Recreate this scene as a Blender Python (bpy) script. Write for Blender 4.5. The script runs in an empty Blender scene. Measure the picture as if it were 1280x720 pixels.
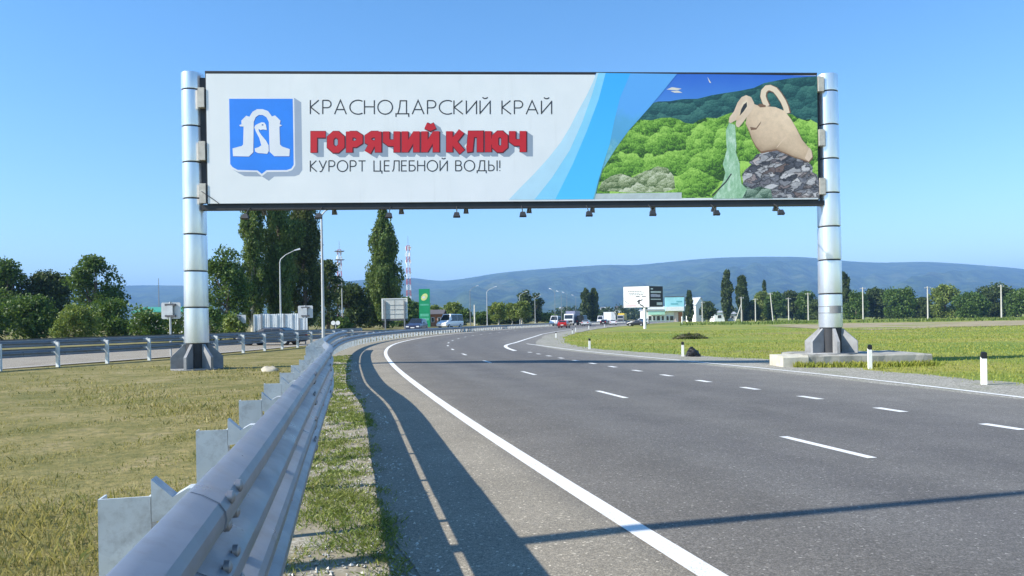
import bpy, math, random
import numpy as np
from mathutils import Vector

random.seed(7)
RNG = np.random.default_rng(11)
SC = bpy.context.scene
COL = SC.collection

# ------------------------------------------------------------------ camera, sky, sun, exposure
CAMH, FPX, HOR = 1.42, 900.0, 401.0
ROLL = math.radians(0.95)
cam = bpy.data.cameras.new('camera')
cam.sensor_width = 36.0
cam.lens = 36.0 * FPX / 1280.0
cam.shift_y = (HOR - 360.0) / 1280.0
cam.clip_start = 0.05
cam.clip_end = 40000
cam_ob = bpy.data.objects.new('camera', cam)
COL.objects.link(cam_ob)
cam_ob.location = (0, 0, CAMH)
cam_ob.rotation_mode = 'XYZ'
XC = Vector((math.cos(ROLL), 0, -math.sin(ROLL)))
YC = Vector((math.sin(ROLL), 0, math.cos(ROLL)))
from mathutils import Matrix
cam_ob.rotation_euler = Matrix(((XC.x, YC.x, 0), (XC.y, YC.y, -1), (XC.z, YC.z, 0))).to_euler()
SC.camera = cam_ob

SUN_AZ = math.radians(17.5)      # light travels towards +x, turned 17.5 degrees towards +y
SUN_EL = math.radians(37.5)
to_sun = Vector((-math.cos(SUN_AZ) * math.cos(SUN_EL), -math.sin(SUN_AZ) * math.cos(SUN_EL), math.sin(SUN_EL)))
world = bpy.data.worlds.new('World')
SC.world = world
world.use_nodes = True
wn = world.node_tree
sky = wn.nodes.new('ShaderNodeTexSky')
sky.sky_type = 'NISHITA'
sky.sun_disc = False
sky.sun_elevation = SUN_EL
sky.sun_rotation = math.atan2(to_sun.x, to_sun.y)
sky.altitude = 100
sky.air_density = 1.0
sky.dust_density = 0.1
sky.ozone_density = 2.0
hs = wn.nodes.new('ShaderNodeHueSaturation')
hs.inputs['Saturation'].default_value = 1.28
wn.links.new(sky.outputs[0], hs.inputs['Color'])
wn.links.new(hs.outputs[0], wn.nodes['Background'].inputs[0])
wn.nodes['Background'].inputs[1].default_value = 0.13
sl = bpy.data.lights.new('sun', 'SUN')
sl.energy = 5.0
sl.angle = math.radians(0.5)
sl.color = (1.0, 0.95, 0.86)
so = bpy.data.objects.new('sun', sl)
COL.objects.link(so)
so.rotation_euler = to_sun.to_track_quat('Z', 'Y').to_euler()
SC.view_settings.view_transform = 'Standard'
SC.view_settings.look = 'None'
SC.view_settings.exposure = 0.88
SC.view_settings.gamma = 1.0
SC.view_settings.use_curve_mapping = False
try:
    SC.cycles.use_denoising = True
    SC.cycles.max_bounces = 6
    SC.cycles.transparent_max_bounces = 8
    SC.cycles.volume_bounces = 0
except Exception:
    pass

# ------------------------------------------------------------------ placing helpers (photo measurements -> real places)
def ray(px, py):
    return XC * ((px - 640) / FPX) + YC * ((HOR - py) / FPX) + Vector((0, 1, 0))
def at(px, py, D):
    d = ray(px, py)
    return Vector((d.x * D, D, CAMH + d.z * D))
def on_ground(px, py, z=0.0):
    d = ray(px, py)
    k = (z - CAMH) / d.z
    return Vector((d.x * k, k, z))
def xat(px, D, py=400):
    return at(px, py, D).x
def hpx(px, py, D):
    return at(px, py, D).z

# ------------------------------------------------------------------ mesh helpers
ROOT = {}
def link(name, me, mat=None, parent=None, label=None, cat=None, group=None, kind=None):
    o = bpy.data.objects.new(name, me)
    COL.objects.link(o)
    if mat is not None and me is not None and len(me.materials) == 0:
        me.materials.append(mat)
    if parent is not None:
        o.parent = parent
        ROOT[o.name] = ROOT.get(parent.name, Vector((0, 0, 0)))
    tag(o, label, cat, group, kind)
    return o
def tag(o, label=None, cat=None, group=None, kind=None):
    if label: o['label'] = label
    if cat: o['category'] = cat
    if group: o['group'] = group
    if kind: o['kind'] = kind
    return o
def thing(name, label, cat, loc=(0, 0, 0), rz=0.0, group=None):
    o = bpy.data.objects.new(name, None)
    o.empty_display_size = 0.2
    COL.objects.link(o)
    o.location = loc
    o.rotation_euler = (0, 0, rz)
    ROOT[o.name] = Vector((0, 0, 0))
    return tag(o, label, cat, group)
def wthing(name, label, cat, loc, group=None):
    """thing whose parts are given in world coordinates"""
    o = thing(name, label, cat, loc, 0, group)
    ROOT[o.name] = Vector(loc)
    return o
def copy_tree(o, parent=None):
    c = o.copy()
    COL.objects.link(c)
    if parent is not None: c.parent = parent
    for ch in list(o.children):
        copy_tree(ch, c)
    return c

class MB:
    def __init__(s):
        s.v, s.f = [], []
    def add(s, vs, fs):
        b = len(s.v)
        s.v += [tuple(v) for v in vs]
        s.f += [tuple(i + b for i in f) for f in fs]
        return s
    def box(s, a, b):
        x0, y0, z0 = a; x1, y1, z1 = b
        return s.add([(x0,y0,z0),(x1,y0,z0),(x1,y1,z0),(x0,y1,z0),(x0,y0,z1),(x1,y0,z1),(x1,y1,z1),(x0,y1,z1)],
                     [(0,3,2,1),(4,5,6,7),(0,1,5,4),(1,2,6,5),(2,3,7,6),(3,0,4,7)])
    def obox(s, c, ax, ay, az):
        """oriented box: centre and three half vectors"""
        c, ax, ay, az = map(Vector, (c, ax, ay, az))
        vs = [c+sx*ax+sy*ay+sz*az for sz in (-1,1) for sx,sy in ((-1,-1),(1,-1),(1,1),(-1,1))]
        return s.add(vs, [(0,3,2,1),(4,5,6,7),(0,1,5,4),(1,2,6,5),(2,3,7,6),(3,0,4,7)])
    def tube(s, pts, r, n=8, caps=True):
        pts = [Vector(p) for p in pts]
        rs = r if isinstance(r, (list, tuple)) else [r] * len(pts)
        vs = []
        ref = None
        for i, p in enumerate(pts):
            d = (pts[min(i+1, len(pts)-1)] - pts[max(i-1, 0)])
            if d.length < 1e-9: d = Vector((0, 0, 1))
            d.normalize()
            if ref is None:
                ref = Vector((1, 0, 0)) if abs(d.x) < 0.8 else Vector((0, 1, 0))
            u = (ref - d * ref.dot(d)).normalized()
            w = d.cross(u)
            ref = u
            for k in range(n):
                a = 2 * math.pi * k / n
                vs.append(p + (u * math.cos(a) + w * math.sin(a)) * rs[i])
        fs = []
        for i in range(len(pts) - 1):
            for k in range(n):
                fs.append((i*n+k, i*n+(k+1) % n, (i+1)*n+(k+1) % n, (i+1)*n+k))
        if caps:
            fs.append(tuple(range(n-1, -1, -1)))
            fs.append(tuple((len(pts)-1)*n + k for k in range(n)))
        return s.add(vs, fs)
    def lathe(s, prof, c=(0, 0, 0), n=24, caps=True):
        vs = []
        for r, z in prof:
            for k in range(n):
                a = 2 * math.pi * k / n
                vs.append((c[0] + r*math.cos(a), c[1] + r*math.sin(a), c[2] + z))
        fs = []
        for i in range(len(prof)-1):
            for k in range(n):
                fs.append((i*n+k, i*n+(k+1) % n, (i+1)*n+(k+1) % n, (i+1)*n+k))
        if caps:
            fs.append(tuple(range(n-1, -1, -1)))
            fs.append(tuple((len(prof)-1)*n+k for k in range(n)))
        return s.add(vs, fs)
    def prism(s, poly, o, u, w, h0, h1):
        """poly in the (u, w) plane at o, extruded along u x w from h0 to h1"""
        o, u, w = Vector(o), Vector(u), Vector(w)
        nrm = u.cross(w).normalized()
        n = len(poly)
        vs = [o + u*a + w*b + nrm*h0 for a, b in poly] + [o + u*a + w*b + nrm*h1 for a, b in poly]
        fs = [tuple(range(n-1, -1, -1)), tuple(range(n, 2*n))]
        fs += [(i, (i+1) % n, n+(i+1) % n, n+i) for i in range(n)]
        return s.add(vs, fs)
    def mesh(s, name, off=None, smooth=None):
        me = bpy.data.meshes.new(name)
        v = s.v if off is None else [(a[0]-off.x, a[1]-off.y, a[2]-off.z) for a in s.v]
        me.from_pydata(v, [], s.f)
        if smooth is not None:
            me.shade_smooth()
            me.set_sharp_from_angle(angle=math.radians(smooth))
        me.update()
        return me
    def build(s, name, mat, parent=None, smooth=None, **kw):
        off = ROOT.get(parent.name) if parent is not None else None
        return link(name, s.mesh(name, off, smooth), mat, parent, **kw)

def quad_mesh(name, V, smooth=False):
    """V: (n,4,3) array of separate quads"""
    n = V.shape[0]
    me = bpy.data.meshes.new(name)
    me.vertices.add(n*4); me.loops.add(n*4); me.polygons.add(n)
    me.vertices.foreach_set('co', V.reshape(-1).astype(np.float32))
    me.loops.foreach_set('vertex_index', np.arange(n*4, dtype=np.int32))
    me.polygons.foreach_set('loop_start', np.arange(0, n*4, 4, dtype=np.int32))
    me.polygons.foreach_set('loop_total', np.full(n, 4, dtype=np.int32))
    me.update(); me.validate()
    return me
def tri_mesh(name, V):
    n = V.shape[0]
    me = bpy.data.meshes.new(name)
    me.vertices.add(n*3); me.loops.add(n*3); me.polygons.add(n)
    me.vertices.foreach_set('co', V.reshape(-1).astype(np.float32))
    me.loops.foreach_set('vertex_index', np.arange(n*3, dtype=np.int32))
    me.polygons.foreach_set('loop_start', np.arange(0, n*3, 3, dtype=np.int32))
    me.polygons.foreach_set('loop_total', np.full(n, 3, dtype=np.int32))
    me.update(); me.validate()
    return me

# ------------------------------------------------------------------ material helpers
def c4(c): return (c[0], c[1], c[2], 1.0)
class Mat:
    def __init__(s, name):
        s.m = bpy.data.materials.new(name)
        s.m.use_nodes = True
        s.t = s.m.node_tree
        s.b = s.t.nodes['Principled BSDF']
        s.geo = s.t.nodes.new('ShaderNodeNewGeometry')
        s.tc = s.t.nodes.new('ShaderNodeTexCoord')
    def n(s, typ, **kw):
        nd = s.t.nodes.new(typ)
        for k, v in kw.items(): setattr(nd, k, v)
        return nd
    def l(s, a, b): s.t.links.new(a, b)
    def pos(s): return s.geo.outputs['Position']
    def obj(s): return s.tc.outputs['Object']
    def map(s, vec, scale):
        nd = s.n('ShaderNodeMapping')
        s.l(vec, nd.inputs['Vector']); nd.inputs['Scale'].default_value = scale
        return nd.outputs[0]
    def noise(s, scale, detail=3, rough=0.55, vec=None):
        nd = s.n('ShaderNodeTexNoise')
        nd.inputs['Scale'].default_value = scale
        nd.inputs['Detail'].default_value = detail
        nd.inputs['Roughness'].default_value = rough
        s.l(vec if vec is not None else s.pos(), nd.inputs['Vector'])
        return nd.outputs['Fac']
    def voro(s, scale, vec=None, out='Distance', feature='F1'):
        nd = s.n('ShaderNodeTexVoronoi', feature=feature)
        nd.inputs['Scale'].default_value = scale
        s.l(vec if vec is not None else s.pos(), nd.inputs['Vector'])
        return nd.outputs[out]
    def ramp(s, fac, stops):
        nd = s.n('ShaderNodeValToRGB')
        el = nd.color_ramp.elements
        while len(el) < len(stops): el.new(0.5)
        for e, (p, c) in zip(el, stops):
            e.position = p
            e.color = c4(c) if isinstance(c, (tuple, list)) else (c, c, c, 1)
        s.l(fac, nd.inputs[0])
        return nd.outputs[0]
    def mix(s, fac, a, b, mode='MIX'):
        nd = s.n('ShaderNodeMix', data_type='RGBA', blend_type=mode)
        if isinstance(fac, (int, float)): nd.inputs[0].default_value = fac
        else: s.l(fac, nd.inputs[0])
        for i, v in ((6, a), (7, b)):
            if isinstance(v, (tuple, list)): nd.inputs[i].default_value = c4(v)
            else: s.l(v, nd.inputs[i])
        return nd.outputs[2]
    def math(s, op, a, b=0.0, clamp=False):
        nd = s.n('ShaderNodeMath', operation=op, use_clamp=clamp)
        for i, v in ((0, a), (1, b)):
            if isinstance(v, (int, float)): nd.inputs[i].default_value = v
            else: s.l(v, nd.inputs[i])
        return nd.outputs[0]
    def attr(s, name):
        nd = s.n('ShaderNodeAttribute', attribute_name=name)
        return nd.outputs['Fac']
    def color(s, c):
        if isinstance(c, (tuple, list)): s.b.inputs['Base Color'].default_value = c4(c)
        else: s.l(c, s.b.inputs['Base Color'])
        return s
    def set(s, rough=None, metal=None, spec=None):
        if rough is not None:
            if isinstance(rough, (int, float)): s.b.inputs['Roughness'].default_value = rough
            else: s.l(rough, s.b.inputs['Roughness'])
        if metal is not None: s.b.inputs['Metallic'].default_value = metal
        if spec is not None: s.b.inputs['Specular IOR Level'].default_value = spec
        return s
    def bump(s, h, strength=0.3, dist=0.02):
        nd = s.n('ShaderNodeBump')
        nd.inputs['Strength'].default_value = strength
        nd.inputs['Distance'].default_value = dist
        s.l(h, nd.inputs['Height'])
        s.l(nd.outputs[0], s.b.inputs['Normal'])
        return s
def simple(name, c, rough=0.6, metal=0.0, var=0.15, scale=3.0, bump=0.0, bscale=60, spec=None, dirt=None, vec='pos'):
    m = Mat(name)
    v = m.pos() if vec == 'pos' else m.obj()
    lo = tuple(x * (1 - var) for x in c); hi = tuple(min(1, x * (1 + var)) for x in c)
    col = m.ramp(m.noise(scale, 4, 0.6, v), [(0.3, lo), (0.7, hi)])
    if dirt:
        col = m.mix(m.ramp(m.noise(scale * 0.6, 5, 0.7, v), [(0.5, 0.0), (0.75, dirt[1])]), col, dirt[0])
    m.color(col).set(rough, metal, spec)
    if bump: m.bump(m.noise(bscale, 3, 0.6, v), bump, 0.01)
    return m.m

def leaf_mat(name, dark, light, warm=None, transl=0.3):
    m = Mat(name)
    isl = m.geo.outputs['Random Per Island']
    col = m.ramp(isl, [(0.0, dark), (0.55, tuple((a+b)/2 for a, b in zip(dark, light))), (1.0, light)])
    if warm:
        col = m.mix(m.ramp(m.noise(0.45, 2), [(0.45, 0.0), (0.7, 0.7)]), col, warm)
    m.color(col).set(0.55, 0, 0.3)
    tr = m.n('ShaderNodeBsdfTranslucent')
    m.l(m.mix(0.5, col, (light[0]*1.3, light[1]*1.3, light[2]*0.8)), tr.inputs[0])
    ms = m.n('ShaderNodeMixShader'); ms.inputs[0].default_value = transl
    m.l(m.b.outputs[0], ms.inputs[1]); m.l(tr.outputs[0], ms.inputs[2])
    m.l(ms.outputs[0], m.t.nodes['Material Output'].inputs[0])
    return m.m

# ------------------------------------------------------------------ road geometry: left edge line as a path
def hermite_path(P, step):
    P = np.array(P, float)
    y = P[:, 1]; x = P[:, 0]
    m = np.gradient(x, y)
    yy = np.arange(y[0], y[-1], step)
    i = np.clip(np.searchsorted(y, yy, 'right') - 1, 0, len(y) - 2)
    h = y[i+1] - y[i]; q = (yy - y[i]) / h
    xx = ((2*q**3-3*q**2+1)*x[i] + (q**3-2*q**2+q)*h*m[i] + (-2*q**3+3*q**2)*x[i+1] + (q**3-q**2)*h*m[i+1])
    return np.stack([xx, yy], 1)
class Path:
    def __init__(s, pts):
        s.p = pts
        d = np.diff(pts, axis=0)
        s.s = np.concatenate([[0], np.cumsum(np.hypot(d[:, 0], d[:, 1]))])
        g = np.gradient(pts, axis=0)
        g /= np.linalg.norm(g, axis=1)[:, None]
        s.t = g
        s.n = np.stack([g[:, 1], -g[:, 0]], 1)      # to the right of travel
        s.L = s.s[-1]
    def at(s, q, t=0.0):
        """point at arc length q, t metres to the right; heading"""
        x = np.interp(q, s.s, s.p[:, 0]); y = np.interp(q, s.s, s.p[:, 1])
        nx = np.interp(q, s.s, s.n[:, 0]); ny = np.interp(q, s.s, s.n[:, 1])
        return x + nx*t, y + ny*t
    def head(s, q):
        nx = np.interp(q, s.s, s.n[:, 0]); ny = np.interp(q, s.s, s.n[:, 1])
        return math.atan2(ny, nx)
    def s_of_y(s, y): return float(np.interp(y, s.p[:, 1], s.s))
    def st(s, x, y):
        """arc length and offset of points (arrays)"""
        x = np.atleast_1d(np.asarray(x, float)); y = np.atleast_1d(np.asarray(y, float))
        S = np.zeros(len(x)); T = np.zeros(len(x))
        P = s.p[::4]; SS = s.s[::4]; NN = s.n[::4]
        for k in range(0, len(x), 4000):
            d2 = (x[k:k+4000, None]-P[None, :, 0])**2 + (y[k:k+4000, None]-P[None, :, 1])**2
            i = d2.argmin(1)
            S[k:k+4000] = SS[i]
            dx = x[k:k+4000]-P[i, 0]; dy = y[k:k+4000]-P[i, 1]
            dn = dx*NN[i, 0] + dy*NN[i, 1]
            T[k:k+4000] = np.sign(dn) * np.sqrt(d2[np.arange(len(i)), i])
        return S, T

EDGE = Path(hermite_path([(19.5,-60),(10.5,-30),(4.75,-10),(2.25,0),(1.077,3.96),(-0.02,7.9),(-1.95,15.4),(-4.3,25.5),(-6.25,35.5),
    (-7.75,47),(-8.25,57),(-8.2,66),(-7.3,80),(-5.0,96),(-1.6,115),(8.6,160),(29,228),(52,300),(90,420),(150,600),(260,900)], 0.25))
def rz(t): return -0.02 * np.clip(t, 0, 14)
def sstep(a, b, x):
    q = np.clip((np.asarray(x, float)-a)/(b-a), 0, 1)
    return q*q*(3-2*q)
def rise(T, y):
    """the outer (left) side of the bend lies higher"""
    return sstep(48, 95, y) * np.clip(0.05*(-np.asarray(T, float)-4.5), 0, 0.5)
def gz(x, y):
    """height of the ground at a place"""
    S, T = EDGE.st(x, y)
    return float(rz(T)[0] + rise(T, y)[0]) - 0.012

def px_to_st(px, py):
    z = -0.1
    for _ in range(6):
        g = on_ground(px, py, z)
        S, T = EDGE.st(g.x, g.y)
        z = float(rz(T)[0])
    return float(S[0]), float(T[0])
def table(pix, first, last):
    a = sorted(px_to_st(*p) for p in pix)
    a = [(0.0, first)] + a + [(EDGE.L, last)]
    return np.array([q[0] for q in a]), np.array([q[1] for q in a])
S0 = EDGE.s_of_y(0.0)
tR_tab = table([(1098,479.5),(985,466.5),(870,455),(760,444),(700,437.5),(672,432),(669,428),(676,423),(694,416.5)], 10.6, 10.6)
tG_tab = table([(1098,463),(980,450.5),(830,441.5),(745,436),(712,430),(706,424),(716,418)], 14.0, 13.0)
def tR(s): return np.interp(s, *tR_tab)
def tG(s): return np.maximum(np.interp(s, *tG_tab), tR(s) + 0.6)

# ------------------------------------------------------------------ surfaces of the setting
def ground_mat():
    m = Mat('grass_ground')
    z = m.attr('zone')
    big = m.noise(0.10, 3, 0.6); mid = m.noise(0.55, 4, 0.65); fine = m.noise(7.0, 4, 0.7); blade = m.noise(38.0, 3, 0.7)
    left = m.ramp(mid, [(0.28, (0.11,0.115,0.03)), (0.43, (0.21,0.18,0.06)), (0.56, (0.29,0.235,0.095)), (0.72, (0.35,0.285,0.15))])
    right = m.ramp(big, [(0.34, (0.16,0.25,0.034)), (0.47, (0.23,0.29,0.045)), (0.60, (0.36,0.33,0.07))])
    right = m.mix(m.ramp(m.noise(0.05, 3, 0.6, m.map(m.pos(), (0.5, 1.6, 1))), [(0.57, 0.0), (0.66, 0.75)]), right, (0.27,0.215,0.11))
    col = m.mix(z, left, right)
    clump = m.noise(2.3, 5, 0.75)
    col = m.mix(m.ramp(clump, [(0.38, 0.5), (0.50, 0.0)]), col, (0.11,0.115,0.03))
    col = m.mix(m.math('MULTIPLY', m.math('SUBTRACT', 1.0, z), m.ramp(m.noise(1.1, 5, 0.75), [(0.56, 0.0), (0.66, 0.7)])), col, (0.33,0.26,0.14))
    col = m.mix(m.ramp(fine, [(0.35, 0.6), (0.6, 0.0)]), col, (0.06,0.075,0.02))
    col = m.mix(m.ramp(blade, [(0.45, 0.0), (0.8, 0.45)]), col, (0.32,0.30,0.13))
    m.color(col).set(0.9, 0, 0.15)
    m.bump(m.mix(0.5, fine, blade), 0.8, 0.05)
    return m.m
def asphalt_mat():
    m = Mat('asphalt')
    t = m.attr('t')
    tw = m.math('ADD', t, m.math('MULTIPLY', m.math('SUBTRACT', m.noise(0.25, 3), 0.5), 0.7))
    ramp = m.ramp(m.math('DIVIDE', m.math('ADD', tw, 2.0), 13.0), [
        (0.00, (0.215,0.20,0.17)), (0.135, (0.20,0.188,0.162)), (0.165, (0.122,0.118,0.112)), (0.24, (0.102,0.100,0.098)),
        (0.29, (0.112,0.112,0.113)), (0.35, (0.094,0.094,0.097)), (0.42, (0.112,0.112,0.113)), (0.50, (0.096,0.096,0.099)),
        (0.56, (0.108,0.108,0.110)), (0.62, (0.098,0.098,0.101)), (0.69, (0.108,0.108,0.110)), (0.75, (0.125,0.125,0.126)),
        (0.92, (0.138,0.137,0.134)), (1.0, (0.16,0.155,0.145))])
    grit = m.noise(95.0, 2, 0.8)
    stones = m.voro(70.0, out='Color')
    sp = m.n('ShaderNodeSeparateColor'); m.l(stones, sp.inputs[0])
    col = m.mix(1.0, ramp, m.ramp(grit, [(0.3, 0.70), (0.5, 1.25), (0.72, 2.1)]), 'MULTIPLY')
    col = m.mix(1.0, col, m.ramp(sp.outputs[0], [(0.0, 0.70), (0.75, 1.0), (0.97, 1.15), (1.0, 2.3)]), 'MULTIPLY')
    col = m.mix(1.0, col, m.ramp(m.noise(0.9, 5, 0.65), [(0.3, 0.86), (0.7, 1.12)]), 'MULTIPLY')
    col = m.mix(m.ramp(m.noise(0.35, 6, 0.75, m.map(m.pos(), (1.6, 0.35, 1))), [(0.60, 0.0), (0.70, 0.35)]), col, (0.06,0.058,0.056))
    col = m.mix(1.0, col, (1.07,1.0,0.89), 'MULTIPLY')
    m.color(col).set(0.82, 0, 0.3)
    m.bump(m.mix(0.5, grit, sp.outputs[0]), 0.55, 0.008)
    return m.m
def gravel_mat():
    m = Mat('gravel')
    v = m.voro(26.0, out='Color')
    sp = m.n('ShaderNodeSeparateColor'); m.l(v, sp.inputs[0])
    d = m.voro(26.0)
    col = m.ramp(sp.outputs[0], [(0.0, (0.24,0.225,0.185)), (0.5, (0.34,0.32,0.265)), (1.0, (0.48,0.455,0.39))])
    col = m.mix(m.ramp(d, [(0.4, 0.0), (0.8, 0.7)]), col, (0.10,0.095,0.08))
    col = m.mix(m.ramp(m.noise(0.8, 4, 0.7), [(0.5, 0.0), (0.72, 0.6)]), col, (0.12,0.145,0.04))
    m.color(col).set(0.9, 0, 0.2)
    m.bump(d, -0.8, 0.02)
    return m.m
def paint_mat():
    m = Mat('road_paint')
    wear = m.math('MULTIPLY', m.ramp(m.noise(60.0, 3, 0.75), [(0.50, 0.0), (0.66, 1.0)]), m.ramp(m.noise(2.2, 3, 0.6), [(0.4, 0.2), (0.7, 0.95)]))
    col = m.mix(wear, m.ramp(m.noise(1.5, 4), [(0.3, (0.68,0.67,0.63)), (0.7, (0.80,0.79,0.75))]), (0.22,0.215,0.205))
    m.color(col).set(0.65)
    m.bump(m.noise(90, 2), 0.2, 0.004)
    return m.m
M_GROUND, M_ASPH, M_GRAVEL, M_PAINT = ground_mat(), asphalt_mat(), gravel_mat(), paint_mat()

def axis(stops):
    out = []
    for a, b, n in stops:
        out += list(np.linspace(a, b, n, endpoint=False))
    return np.array(out + [stops[-1][1]])
gx = axis([(-9000,-1500,8),(-1500,-200,16),(-200,-40,32),(-40,-14,26),(-14,22,72),(22,60,38),(60,260,40),(260,1500,20),(1500,9000,8)])
gy = axis([(-400,-60,8),(-60,-6,18),(-6,70,152),(70,180,55),(180,600,60),(600,2000,20),(2000,12000,12)])
X, Y = np.meshgrid(gx, gy)
S_, T_ = EDGE.st(X.ravel(), Y.ravel())
Z = rz(T_) + rise(T_, Y.ravel()) - 0.012
far = np.clip((np.hypot(X, Y).ravel() - 60) / 300, 0, 1)
onroad = ((T_ > -16) & (T_ < 14)).astype(float)
Z = Z - 0.25 * far * onroad
# gentle roughness of the verge away from the road
side = np.clip((np.abs(T_ - 5) - 10) / 12, 0, 1)
Z = Z + side * 0.05 * (np.sin(X.ravel()*0.21+1.3) * np.cos(Y.ravel()*0.17)) * np.clip(1-np.hypot(X,Y).ravel()/1500, 0, 1)
me = bpy.data.meshes.new('ground')
nx, ny = len(gx), len(gy)
idx = np.arange(nx*ny).reshape(ny, nx)
F = np.stack([idx[:-1,:-1], idx[:-1,1:], idx[1:,1:], idx[1:,:-1]], -1).reshape(-1, 4)
me.from_pydata(np.stack([X.ravel(), Y.ravel(), Z], 1).tolist(), [], F.tolist())
za = me.attributes.new('zone', 'FLOAT', 'POINT')
za.data.foreach_set('value', np.clip((T_ - 4) / 6, 0, 1).astype(np.float32))
me.shade_smooth(); me.update()
link('ground', me, M_GROUND, kind='structure')

def strip(name, path, smp, cols, zfun, mat, parent=None, kind=None, tattr=None):
    """sheet along a path; cols: functions or numbers giving the lateral offset"""
    vs, ts = [], []
    for q in smp:
        for c in cols:
            t = float(c(q)) if callable(c) else c
            x, y = path.at(q, t)
            vs.append((x, y, zfun(t, q))); ts.append(t)
    n = len(cols)
    fs = [(i*n+k, i*n+k+1, (i+1)*n+k+1, (i+1)*n+k) for i in range(len(smp)-1) for k in range(n-1)]
    me = bpy.data.meshes.new(name)
    me.from_pydata(vs, [], fs)
    a = me.attributes.new('t', 'FLOAT', 'POINT')
    a.data.foreach_set('value', np.array(ts, np.float32))
    me.shade_smooth(); me.update()
    o = link(name, me, mat, parent, kind=kind)
    return o
def samples(a, b, near=0.5, far=5.0):
    out = [a]
    while out[-1] < b:
        d = abs(out[-1] - S0)
        out.append(out[-1] + min(far, max(near, d * 0.04)))
    out[-1] = b
    return out
SM = samples(S0 - 45, EDGE.s_of_y(850))
def wob(q, k): return 0.05*math.sin(q*1.9+k) + 0.035*math.sin(q*4.7+2*k) + 0.02*math.sin(q*11.3+k)
road = strip('road', EDGE, SM, [lambda q: -1.57+wob(q, 0.3)*.6] + [-1.2,-0.6,-0.1,0.4,1.0,1.75,2.5,3.2,3.8,4.5,5.25,6.0,6.7,7.2]
             + [lambda q: min(7.9, tR(q)-0.3), lambda q: (min(7.9, tR(q)-0.3)+tR(q)-0.15)/2, lambda q: tR(q)+wob(q, 2.0)*0.8],
             lambda t, q: rz(t), M_ASPH, kind='structure')
strip('gravel_shoulder', EDGE, SM, [lambda q: tR(q)-0.25, lambda q: tR(q)*0.5+tG(q)*0.5, lambda q: tG(q)+wob(q, 1.0)*3],
      lambda t, q: rz(t)-0.006, M_GRAVEL, kind='structure')
M_VERGE = None
def verge_mat():
    m = Mat('verge_soil')
    v = m.voro(45.0, out='Color'); d = m.voro(45.0)
    sp = m.n('ShaderNodeSeparateColor'); m.l(v, sp.inputs[0])
    col = m.ramp(sp.outputs[0], [(0.0, (0.20,0.18,0.135)), (0.6, (0.29,0.265,0.205)), (1.0, (0.42,0.395,0.33))])
    soil = m.ramp(m.noise(9, 4, 0.7), [(0.3, (0.21,0.18,0.125)), (0.7, (0.31,0.275,0.20))])
    col = m.mix(m.ramp(m.noise(2.6, 3, 0.6), [(0.42, 0.0), (0.6, 1.0)]), col, soil)
    m.color(col).set(0.95, 0, 0.15)
    m.bump(m.mix(0.5, d, m.noise(30, 4, 0.7)), -0.6, 0.02)
    return m.m
strip('verge', EDGE, SM, [lambda q: -2.75+wob(q, 3)*2, -2.3, -2.0, -1.42], lambda t, q: -0.006, verge_mat(), kind='structure')

# opposite carriageway behind the second guardrail
RAIL2 = Path(hermite_path([(-40,-45),(-27,-6),(-21.5,10),(-17.9,23.5),(-15.6,32),(-14.3,37.5),(-13.5,44),(-12.8,52),(-12.25,62),(-11.2,78),
    (-8.6,96),(-5.0,116),(5.2,161),(25.6,229),(48.6,301),(86.6,421),(146,601)], 0.25))
SM2 = [q for q in np.arange(0, RAIL2.s_of_y(560), 2.0)]
def opp_z(t, q):
    x, y = RAIL2.at(q, t)
    return gz(float(x), float(y)) + 0.03
strip('opposite_road', RAIL2, SM2, [-9.6, -6.5, -3.5, -0.5], opp_z, M_ASPH, kind='structure')
opp = strip('opposite_road_edge', RAIL2, SM2, [-0.98, -0.84], lambda t, q: opp_z(t, q)+0.006, M_PAINT, parent=bpy.data.objects['opposite_road'])
opp.name = 'edge_line'

# painted markings: parts of the road
def mark(name, s0, s1, t0, t1, zoff=0.004, step=None):
    smp = samples(s0, s1) if s1 - s0 > 3 else list(np.linspace(s0, s1, 5))
    return strip(name, EDGE, smp, [t0, t1], lambda t, q: rz(t)+zoff, M_PAINT, parent=road)
mark('edge_line', S0-45, EDGE.s_of_y(600), -0.08, 0.08)
sA = px_to_st(999, 545)[0]
k = -3
while sA + k*6.35 < EDGE.s_of_y(330):
    s1 = sA + k*6.35
    mark('lane_dash', s1-1.5, s1, 3.44, 3.56); k += 1
sB = px_to_st(915, 476.5)[0]
k = -12
while sB + k*2.06 < px_to_st(646, 439)[0]:
    s1 = sB + k*2.06
    mark('short_dash', s1-0.31, s1+0.31, 6.88, 7.06); k += 1
def pix_line(name, pix, w, zoff=0.004):
    ss = [px_to_st(*p) for p in pix]
    P = np.array([EDGE.at(a, b) for a, b in ss]); T = np.array([b for a, b in ss])
    # resample with a smooth (Chaikin) polyline
    Q = np.concatenate([P, T[:, None]], 1)
    for _ in range(3):
        A = 0.75*Q[:-1] + 0.25*Q[1:]; B = 0.25*Q[:-1] + 0.75*Q[1:]
        Q = np.concatenate([Q[:1], np.stack([A, B], 1).reshape(-1, 3), Q[-1:]])
    g = np.gradient(Q[:, :2], axis=0); g /= np.linalg.norm(g, axis=1)[:, None]
    nn = np.stack([g[:, 1], -g[:, 0]], 1) * w / 2
    vs = []
    for q, n_ in zip(Q, nn):
        z = float(rz(q[2])) + zoff
        vs += [(q[0]-n_[0], q[1]-n_[1], z), (q[0]+n_[0], q[1]+n_[1], z)]
    fs = [(2*i, 2*i+1, 2*i+3, 2*i+2) for i in range(len(Q)-1)]
    return MB().add(vs, fs).build(name, M_PAINT, road)
near_right = [EDGE.at(S0-30+5*i, 10.0) for i in range(9)]
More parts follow.
